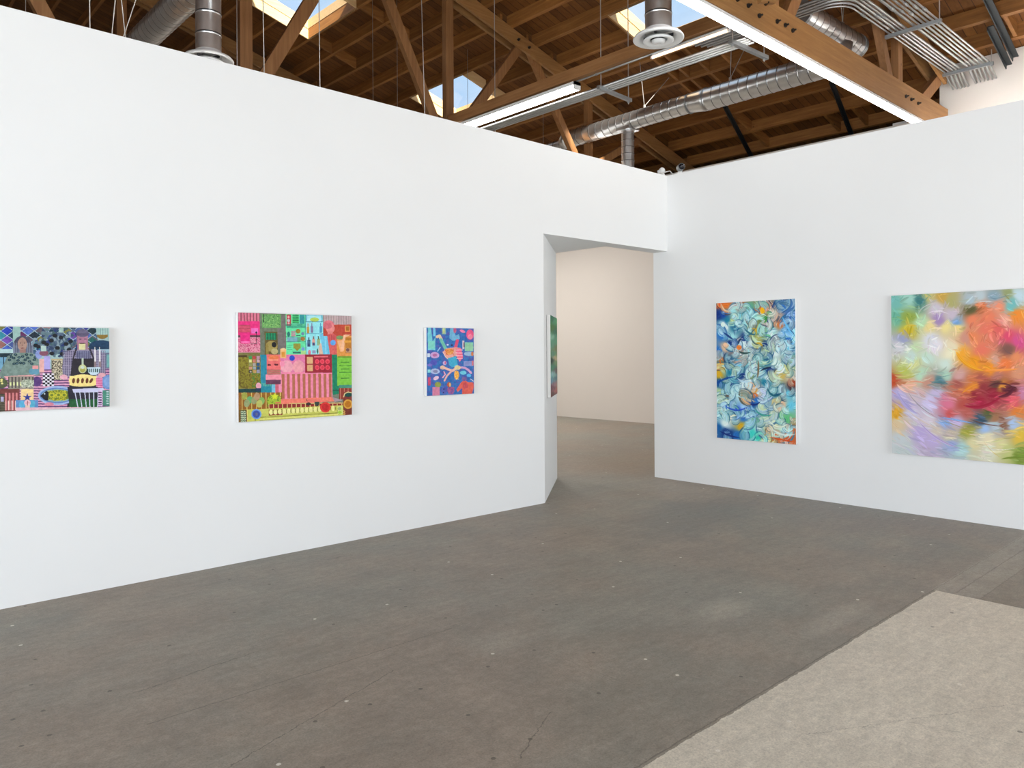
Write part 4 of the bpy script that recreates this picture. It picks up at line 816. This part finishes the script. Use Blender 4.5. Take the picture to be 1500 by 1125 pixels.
p.poly([(410, 535), (505, 510), (525, 620), (470, 650), (425, 620)], (70, 175, 210)); p.ell(262, 500, 52, 38, (205, 165, 215)); p.ell(262, 500, 26, 18, (190, 110, 160)); p.rect(178, 478, 208, 522, (215, 225, 235)); p.ell(655, 480, 60, 28, (150, 180, 210)); p.ell(690, 480, 14, 28, (220, 130, 80)); p.rect(590, 570, 700, 630, (140, 150, 205)); p.rect(685, 565, 703, 625, (215, 120, 130))
p.ell(250, 590, 40, 35, (85, 90, 185)); p.ell(205, 620, 28, 18, (120, 110, 195)); p.ell(375, 595, 22, 25, (190, 180, 225)); p.ell(380, 590, 8, 20, (220, 100, 140)); p.ell(265, 697, 52, 34, (175, 190, 225)); p.ell(268, 697, 28, 18, (140, 140, 180)); p.rect(180, 675, 212, 715, (140, 220, 225))
p.ell(350, 650, 30, 24, (225, 190, 160)); p.line([(370, 655), (460, 690), (500, 660)], 28, (240, 190, 175)); p.line([(520, 645), (600, 650), (640, 675), (675, 715)], 26, (215, 165, 205)); p.ell(520, 650, 36, 28, (225, 205, 150)); p.line([(455, 690), (400, 750), (370, 810)], 20, (235, 180, 170)); p.line([(365, 700), (380, 735), (350, 775)], 13, (240, 175, 185)); p.ell(508, 740, 28, 55, (240, 165, 60)); p.speck(480, 690, 540, 800, (250, 205, 120), .3, 2)
p.ell(585, 712, 36, 24, (115, 205, 225)); p.ell(650, 745, 26, 20, (90, 180, 230)); p.rect(182, 770, 212, 870, (205, 75, 110)); p.ell(275, 780, 34, 22, (240, 200, 220), -30); p.ell(295, 860, 36, 34, (150, 160, 75)); p.ell(422, 860, 24, 32, (190, 90, 60)); p.ell(432, 862, 12, 26, (220, 180, 120)); p.ell(365, 930, 38, 45, (85, 95, 175)); p.ell(362, 915, 8, 8, (15, 15, 60)); p.ell(358, 958, 8, 8, (15, 15, 60)); p.ell(442, 930, 40, 45, (130, 85, 150)); p.speck(405, 890, 480, 975, (190, 95, 130), .3, 2)
p.rect(232, 890, 315, 1000, (215, 130, 160)); p.poly([(505, 920), (560, 830), (600, 800), (640, 830), (700, 830), (705, 890), (680, 980), (570, 985), (570, 900), (520, 950)], (225, 98, 82)); p.ell(610, 870, 30, 40, (205, 80, 90)); p.ell(595, 790, 28, 26, (125, 95, 150)); p.line([(670, 790), (700, 815)], 10, (205, 205, 220))
painting('painting', 'small upright blue painting with a pink tumbling figure, next left of the doorway', (3.952, WL, 1.762), (.542, 0, 0), (0, 0, -.606), (0, -1, 0), .045, p)

# ---- swirling blue-green abstract
p = Pic(270, 440, [(75, 112), (580, 82), (592, 1042), (80, 995)], 4)
O_, Nv, Tl, Lt, Cy, Wh, Gn, Ye, Or, Bl, Pe, Br = (205, 95, 45), (22, 55, 115), (45, 125, 150), (165, 212, 215), (120, 195, 215), (220, 234, 232), (105, 165, 140), (200, 165, 60), (205, 120, 60), (60, 120, 185), (222, 190, 160), (130, 90, 70)
def uvp(l): return [(75+505*u, 100+(910 if True else 0)*v, c) for u, v, c in l]
pts = uvp([(.03, .02, O_), (.12, .03, Or), (.28, .02, (180, 90, 55)), (.2, .07, Lt), (.45, .04, Gn), (.55, .07, (170, 100, 70)), (.6, .08, Ye), (.57, .05, (190, 80, 50)), (.67, .14, Nv), (.62, .13, (60, 130, 60)), (.85, .04, Bl), (.95, .12, (40, 85, 165)), (.98, .17, Nv), (.8, .09, (175, 160, 150)), (.82, .16, Or), (.02, .1, Nv), (.08, .09, (30, 75, 150)), (.12, .13, Tl), (.21, .13, (185, 200, 150)), (.35, .1, Cy), (.42, .14, Wh), (.36, .17, Lt), (.12, .18, Wh), (.09, .17, Lt), (.25, .18, (30, 105, 140)), (.08, .24, Bl), (.2, .25, Lt), (.36, .27, Nv), (.48, .2, Ye), (.52, .25, (170, 175, 100)), (.45, .3, Wh), (.7, .2, Lt), (.66, .25, (110, 185, 140)), (.75, .26, Wh), (.88, .2, (125, 190, 235)), (.92, .26, Bl), (.9, .34, Cy), (.98, .3, (115, 190, 230)), (.55, .31, Ye), (.62, .31, Nv), (.28, .33, O_), (.12, .32, Pe), (.03, .35, Bl), (.2, .3, Nv), (.4, .36, Lt), (.5, .37, Bl), (.65, .36, (195, 215, 170)), (.76, .37, Wh), (.78, .33, (90, 80, 90)), (.06, .43, Or), (.15, .43, (25, 75, 120)), (.3, .45, Cy), (.1, .47, Lt), (.45, .46, Lt), (.56, .44, Gn), (.66, .43, (70, 130, 150)), (.68, .49, Nv), (.78, .45, Wh), (.87, .47, (205, 205, 150)), (.97, .45, (110, 120, 70)), (.03, .52, Ye), (.2, .5, Tl), (.33, .53, Nv), (.45, .54, (120, 145, 110)), (.53, .5, (80, 155, 110)), (.65, .55, Wh), (.62, .58, Tl), (.83, .53, (200, 180, 110)), (.93, .55, (195, 185, 160)), (.05, .58, (25, 80, 140)), (.2, .6, Nv), (.36, .59, Wh), (.25, .63, Lt), (.45, .59, Pe), (.5, .64, (210, 160, 90)), (.5, .67, Or), (.77, .61, (10, 95, 120)), (.72, .67, (30, 115, 140)), (.84, .66, Lt), (.98, .59, (150, 70, 45)), (.97, .62, (60, 45, 60)), (.93, .66, Cy), (.6, .64, (195, 205, 230)), (.07, .66, (190, 215, 170)), (.3, .68, (190, 225, 235)), (.15, .69, (110, 90, 80)), (.45, .73, (20, 75, 140)), (.53, .71, Bl), (.14, .76, Bl), (.25, .78, (45, 85, 185)), (.35, .76, (170, 205, 235)), (.2, .73, Lt), (.6, .77, (205, 220, 185)), (.75, .73, (205, 195, 150)), (.84, .75, Pe), (.95, .75, Cy), (.05, .8, Lt), (.22, .83, (235, 232, 205)), (.35, .84, Bl), (.44, .81, (170, 190, 185)), (.52, .85, Gn), (.75, .87, (215, 225, 190)), (.65, .85, (200, 215, 200)), (.92, .85, (110, 185, 135)), (.12, .88, Wh), (.03, .91, (30, 95, 150)), (.15, .95, Nv), (.25, .96, (50, 110, 170)), (.31, .9, Ye), (.38, .93, Lt), (.45, .95, (85, 200, 190)), (.55, .92, Wh), (.52, .98, (70, 190, 170)), (.63, .97, Ye), (.75, .95, (190, 95, 55)), (.9, .98, (195, 80, 35)), (.85, .93, Lt), (.97, .93, (190, 120, 80))])
p.controls(pts, 16); p.shells(170, 70, .5, 70, 595, 85, 1040, dark=(12, 62, 105), light=(208, 234, 236))
for x, y, c in pts:
    a = p.r.uniform(0, 2*PI); R = p.r.uniform(12, 24); p.stroke(((x-R*math.cos(a), y-R*math.sin(a)), (x+R*.7*math.sin(a), y-R*.7*math.cos(a)), (x+R*math.cos(a), y+R*math.sin(a))), R*.75, c, .8)
p.shells(170, 40, .55, 70, 595, 85, 1040, dark=(20, 80, 110), light=(212, 236, 234))
ink = [(((250, 270), (300, 330), (330, 310)), (35, 90, 110)), (((120, 300), (160, 330), (185, 350)), Nv), (((340, 600), (350, 560), (345, 480)), (120, 95, 70)), (((400, 660), (440, 760), (505, 690)), (10, 75, 95)), (((355, 555), (400, 530), (430, 530)), (15, 35, 60)), (((300, 430), (240, 450), (220, 420)), (30, 60, 60)), (((130, 780), (200, 840), (280, 790)), (50, 85, 180)), (((290, 770), (330, 790), (360, 755)), (20, 60, 120)), (((420, 990), (500, 1010), (590, 1025)), (195, 85, 40)), (((430, 930), (500, 1000), (590, 970)), (215, 225, 220)), (((320, 800), (370, 870), (440, 840)), (60, 140, 130)), (((410, 880), (480, 960), (540, 900)), (225, 232, 215)), (((500, 200), (520, 260), (575, 330)), (130, 195, 235)), (((95, 950), (160, 990), (230, 995)), (25, 50, 110)), (((220, 380), (215, 350), (240, 345)), (15, 40, 80)), (((75, 640), (120, 600), (200, 590)), (25, 75, 140)), (((300, 620), (250, 640), (210, 600)), (195, 220, 232))]
for q, c in ink: p.stroke(q, 15, c, .85)
p.ell(345, 700, 10, 6, Wh); p.ell(222, 400, 17, 16, (215, 135, 75)); p.ell(134, 383, 15, 14, (232, 195, 165)); p.ell(118, 250, 14, 16, (215, 230, 225)); p.ell(370, 160, 14, 22, (225, 175, 40))
g_ = p.c.mean(2, keepdims=True); p.c = (g_+(p.c-g_)*1.2-150)*1.12+155
painting('painting', 'tall abstract painting of swirling teal, blue and white strokes right of the doorway', (WR, 4.775, 2.083), (0, -.945, 0), (0, 0, -1.528), (-1, 0, 0), .04, p)

# ---- large orange and lavender abstract (cut by the right edge)
p = Pic(520, 460, [(85, 92), (1560, -20), (1560, 1200), (95, 1030)], 5)
pts = [(100, 130, (120, 190, 180)), (190, 120, (165, 215, 200)), (245, 130, (65, 130, 130)), (300, 98, (205, 195, 120)), (380, 98, (205, 165, 75)), (430, 120, (180, 175, 110)), (350, 170, (210, 200, 212)), (430, 200, (205, 190, 205)), (350, 235, (170, 140, 190)), (470, 250, (120, 165, 212)), (120, 225, (110, 185, 160)), (190, 215, (150, 170, 70)), (180, 300, (215, 190, 50)), (150, 350, (160, 165, 200)), (250, 250, (190, 225, 180)), (300, 275, (240, 220, 150)), (400, 275, (243, 225, 150)), (470, 285, (248, 220, 140)), (540, 110, (175, 195, 205)), (600, 85, (190, 205, 210)), (680, 90, (140, 170, 185)), (780, 130, (115, 190, 190)), (820, 80, (200, 222, 232)), (760, 60, (150, 160, 110)), (600, 150, (225, 120, 70)), (540, 180, (95, 90, 50)), (700, 140, (243, 150, 115)), (560, 230, (240, 135, 95)), (640, 210, (240, 130, 95)), (820, 200, (248, 145, 45)), (900, 190, (250, 150, 50)), (640, 290, (238, 120, 95)), (735, 235, (243, 170, 150)), (760, 330, (228, 75, 110)), (820, 370, (220, 80, 140)), (700, 280, (232, 100, 95)), (755, 420, (130, 85, 75)), (680, 480, (215, 160, 140)), (560, 340, (240, 135, 85)), (520, 345, (215, 150, 130)), (600, 410, (238, 120, 95)), (490, 440, (250, 170, 45)), (560, 490, (250, 160, 20)), (650, 520, (250, 150, 30)), (800, 460, (238, 145, 95)), (740, 510, (245, 125, 60)), (420, 400, (240, 225, 190)), (420, 440, (245, 238, 205)), (300, 350, (225, 225, 232)), (340, 390, (235, 228, 235)), (230, 400, (205, 225, 180)), (130, 400, (215, 215, 220)), (200, 460, (205, 225, 215)), (300, 470, (205, 230, 215)), (400, 500, (215, 232, 220)), (160, 540, (190, 200, 100)), (220, 500, (215, 220, 150)), (260, 570, (190, 225, 195)), (400, 570, (175, 210, 190)), (103, 600, (195, 75, 45)), (200, 620, (235, 185, 150)), (300, 610, (205, 150, 130)), (350, 610, (80, 130, 140)), (480, 570, (215, 165, 160)), (470, 610, (175, 90, 80)), (600, 590, (180, 90, 75)), (700, 580, (200, 125, 105)), (820, 560, (220, 150, 115)), (530, 650, (230, 130, 40)), (560, 640, (235, 140, 50)), (440, 650, (200, 105, 80)), (620, 650, (150, 50, 55)), (700, 630, (90, 55, 50)), (740, 640, (220, 140, 50)), (770, 660, (85, 15, 35)), (680, 690, (155, 15, 50)), (600, 740, (170, 20, 60)), (560, 690, (150, 35, 50)), (500, 740, (190, 80, 70)), (410, 740, (225, 120, 150)), (420, 800, (215, 90, 90)), (520, 800, (190, 95, 85)), (650, 780, (215, 85, 100)), (780, 730, (228, 90, 105)), (850, 680, (205, 130, 160)), (820, 800, (230, 130, 50)), (690, 830, (165, 115, 80)), (740, 870, (140, 90, 70)), (600, 850, (60, 85, 110)), (640, 810, (90, 100, 50)), (140, 680, (190, 180, 225)), (230, 680, (215, 195, 205)), (300, 730, (215, 205, 240)), (340, 680, (205, 190, 225)), (180, 740, (175, 165, 215)), (115, 790, (228, 170, 40)), (130, 850, (225, 200, 160)), (200, 800, (215, 210, 230)), (300, 850, (222, 210, 222)), (400, 840, (140, 175, 230)), (470, 860, (200, 185, 225)), (520, 915, (165, 165, 60)), (430, 920, (200, 185, 165)), (350, 890, (215, 200, 185)), (630, 900, (165, 195, 235)), (700, 880, (190, 210, 225)), (800, 870, (175, 200, 235)), (130, 950, (205, 212, 215)), (160, 1000, (200, 210, 210)), (250, 920, (190, 170, 220)), (330, 960, (195, 175, 222)), (430, 980, (160, 175, 220)), (480, 1010, (180, 220, 220)), (560, 990, (225, 215, 165)), (640, 960, (235, 222, 185)), (720, 1000, (225, 215, 160)), (830, 940, (230, 190, 60)), (760, 1040, (200, 205, 130)), (830, 1070, (120, 145, 50)), (650, 1040, (225, 225, 205))]
pts += [(1000, 120, (190, 215, 215)), (1100, 250, (240, 150, 90)), (1050, 420, (235, 110, 100)), (1000, 600, (210, 110, 110)), (1050, 780, (225, 180, 190)), (1000, 950, (215, 205, 150)), (1250, 200, (150, 195, 200)), (1300, 450, (240, 220, 160)), (1250, 700, (205, 190, 225)), (1300, 950, (150, 180, 200)), (1450, 100, (215, 205, 215)), (1450, 600, (230, 150, 110)), (1450, 1000, (190, 210, 170))]
p.controls(pts, 24)
for _ in range(1700):
    x, y = p.r.uniform(90, 1500), p.r.uniform(60, 1120); i = np.argmin(abs(p.Y[:, p.nu//3]-y)); j = np.argmin(abs(p.X[i]-x)); base = p.c[i, j]+p.r.uniform(-16, 22)+p.r.uniform(-7, 7, 3)
    if y > 630 and x < 620: a = math.radians(38)+p.r.uniform(-.25, .25)-(x-90)/900
    elif 540 < y < 720: a = p.r.uniform(-.35, .25)
    elif y > 850: a = p.r.uniform(-.3, .45)
    elif x > 500: a = math.atan2(y-330, x-680)+PI/2+p.r.uniform(-.6, .6)
    else: a = p.r.uniform(0, PI)
    R = p.r.uniform(12, 36)*(1.5 if y > 560 else 1); k = p.r.uniform(-.4, .4)*R
    p.stroke(((x-R*math.cos(a), y-R*math.sin(a)), (x-k*math.sin(a), y+k*math.cos(a)), (x+R*math.cos(a), y+R*math.sin(a))), p.r.uniform(6, 19), base, .8)
for q, w, c in [(((180, 660), (230, 760), (360, 830)), 5, (130, 125, 120)), (((360, 830), (470, 880), (560, 905)), 6, (170, 160, 110)), (((150, 740), (260, 880), (470, 920)), 7, (215, 195, 180)), (((370, 820), (470, 840), (560, 860)), 12, (120, 170, 230)), (((250, 850), (330, 960), (480, 1010)), 16, (190, 170, 220)), (((120, 660), (160, 760), (240, 800)), 20, (180, 170, 222)), (((160, 610), (240, 600), (280, 615)), 10, (225, 140, 110)), (((300, 600), (350, 625), (410, 600)), 7, (70, 125, 135)), (((330, 575), (380, 585), (440, 560)), 5, (100, 140, 140)), (((520, 660), (580, 610), (700, 610)), 8, (170, 75, 70)), (((500, 750), (620, 790), (720, 700)), 26, (165, 15, 55)), (((640, 640), (720, 600), (790, 640)), 16, (95, 40, 45)), (((700, 700), (780, 700), (795, 640)), 26, (85, 12, 35)), (((490, 680), (540, 630), (590, 625)), 16, (238, 150, 40)), (((700, 645), (740, 632), (750, 650)), 8, (245, 170, 50)), (((455, 420), (500, 520), (620, 540)), 26, (250, 168, 25)), (((620, 540), (720, 540), (830, 530)), 18, (248, 150, 60)), (((240, 200), (260, 140), (350, 130)), 5, (225, 215, 225)), (((290, 200), (340, 160), (420, 200)), 6, (225, 215, 228)), (((350, 240), (370, 200), (360, 180)), 7, (240, 235, 240)), (((110, 540), (190, 560), (230, 470)), 5, (225, 232, 225)), (((95, 560), (170, 560), (200, 500)), 9, (200, 200, 80)), (((90, 470), (120, 400), (200, 420)), 5, (235, 235, 240)), (((650, 95), (700, 110), (790, 65)), 6, (110, 145, 155)), (((560, 130), (620, 110), (680, 120)), 6, (205, 220, 225)), (((570, 1000), (700, 1040), (840, 1010)), 5, (240, 236, 225)), (((620, 970), (660, 1040), (730, 1075)), 4, (225, 190, 80)), (((720, 1080), (790, 1065), (850, 1075)), 14, (120, 145, 45)), (((540, 835), (620, 870), (720, 880)), 10, (120, 80, 65)), (((560, 845), (600, 870), (640, 865)), 7, (50, 85, 110)), (((735, 400), (750, 430), (790, 440)), 12, (120, 80, 75)), (((515, 185), (545, 165), (575, 150)), 12, (85, 85, 45))]: p.stroke(q, w, c, .9)
p.ell(245, 128, 20, 16, (65, 130, 130), soft=.6); p.ell(103, 600, 12, 36, (200, 80, 40), soft=.6); p.ell(118, 795, 18, 38, (232, 170, 45), soft=.6)
painting('painting', 'large abstract painting of coral orange, crimson and lavender strokes at the right edge', (WR, 2.872, 2.055), (0, -1.83, 0), (0, 0, -1.497), (-1, 0, 0), .045, p)

# ---- green one on the splayed jamb
p = Pic(110, 150, [(122, 95), (190, 118), (190, 965), (122, 1005)], 6)
p.controls([(130, 130, (40, 120, 90)), (170, 150, (80, 160, 115)), (140, 230, (75, 125, 60)), (175, 260, (40, 115, 85)), (130, 340, (150, 200, 175)), (165, 370, (90, 160, 125)), (130, 430, (100, 160, 130)), (175, 460, (120, 130, 90)), (150, 520, (95, 150, 120)), (170, 570, (205, 190, 150)), (132, 600, (20, 60, 50)), (180, 620, (120, 160, 110)), (150, 680, (70, 140, 110)), (180, 700, (110, 100, 100)), (150, 760, (150, 200, 195)), (180, 790, (90, 130, 140)), (135, 830, (110, 160, 180)), (165, 860, (170, 130, 130)), (140, 900, (120, 85, 90)), (175, 930, (180, 110, 105)), (150, 980, (115, 80, 80))], 16)
for _ in range(160):
    x, y = p.r.uniform(120, 192), p.r.uniform(95, 1000); i = np.argmin(abs(p.Y[:, 50]-y)); j = np.argmin(abs(p.X[i]-x)); a = p.r.uniform(1.1, 2.0); R = p.r.uniform(12, 40)
    p.stroke(((x-R*.2*math.cos(a), y-R*math.sin(a)), (x+p.r.uniform(-4, 4), y), (x+R*.2*math.cos(a), y+R*math.sin(a))), p.r.uniform(3, 7), p.c[i, j]+p.r.uniform(-22, 22, 3), .8)
JD_ = Vector((B[0]-A[0], B[1]-A[1], 0)).normalized(); Jn = Vector((JD_.y, -JD_.x, 0))
jo = Vector((A[0], A[1], 0))+JD_*.262
painting('painting', 'narrow-looking green painting hung on the splayed doorway jamb, seen almost edge on', (jo.x, jo.y, 1.932), tuple(JD_*.86), (0, 0, -.875), tuple(Jn), .042, p)
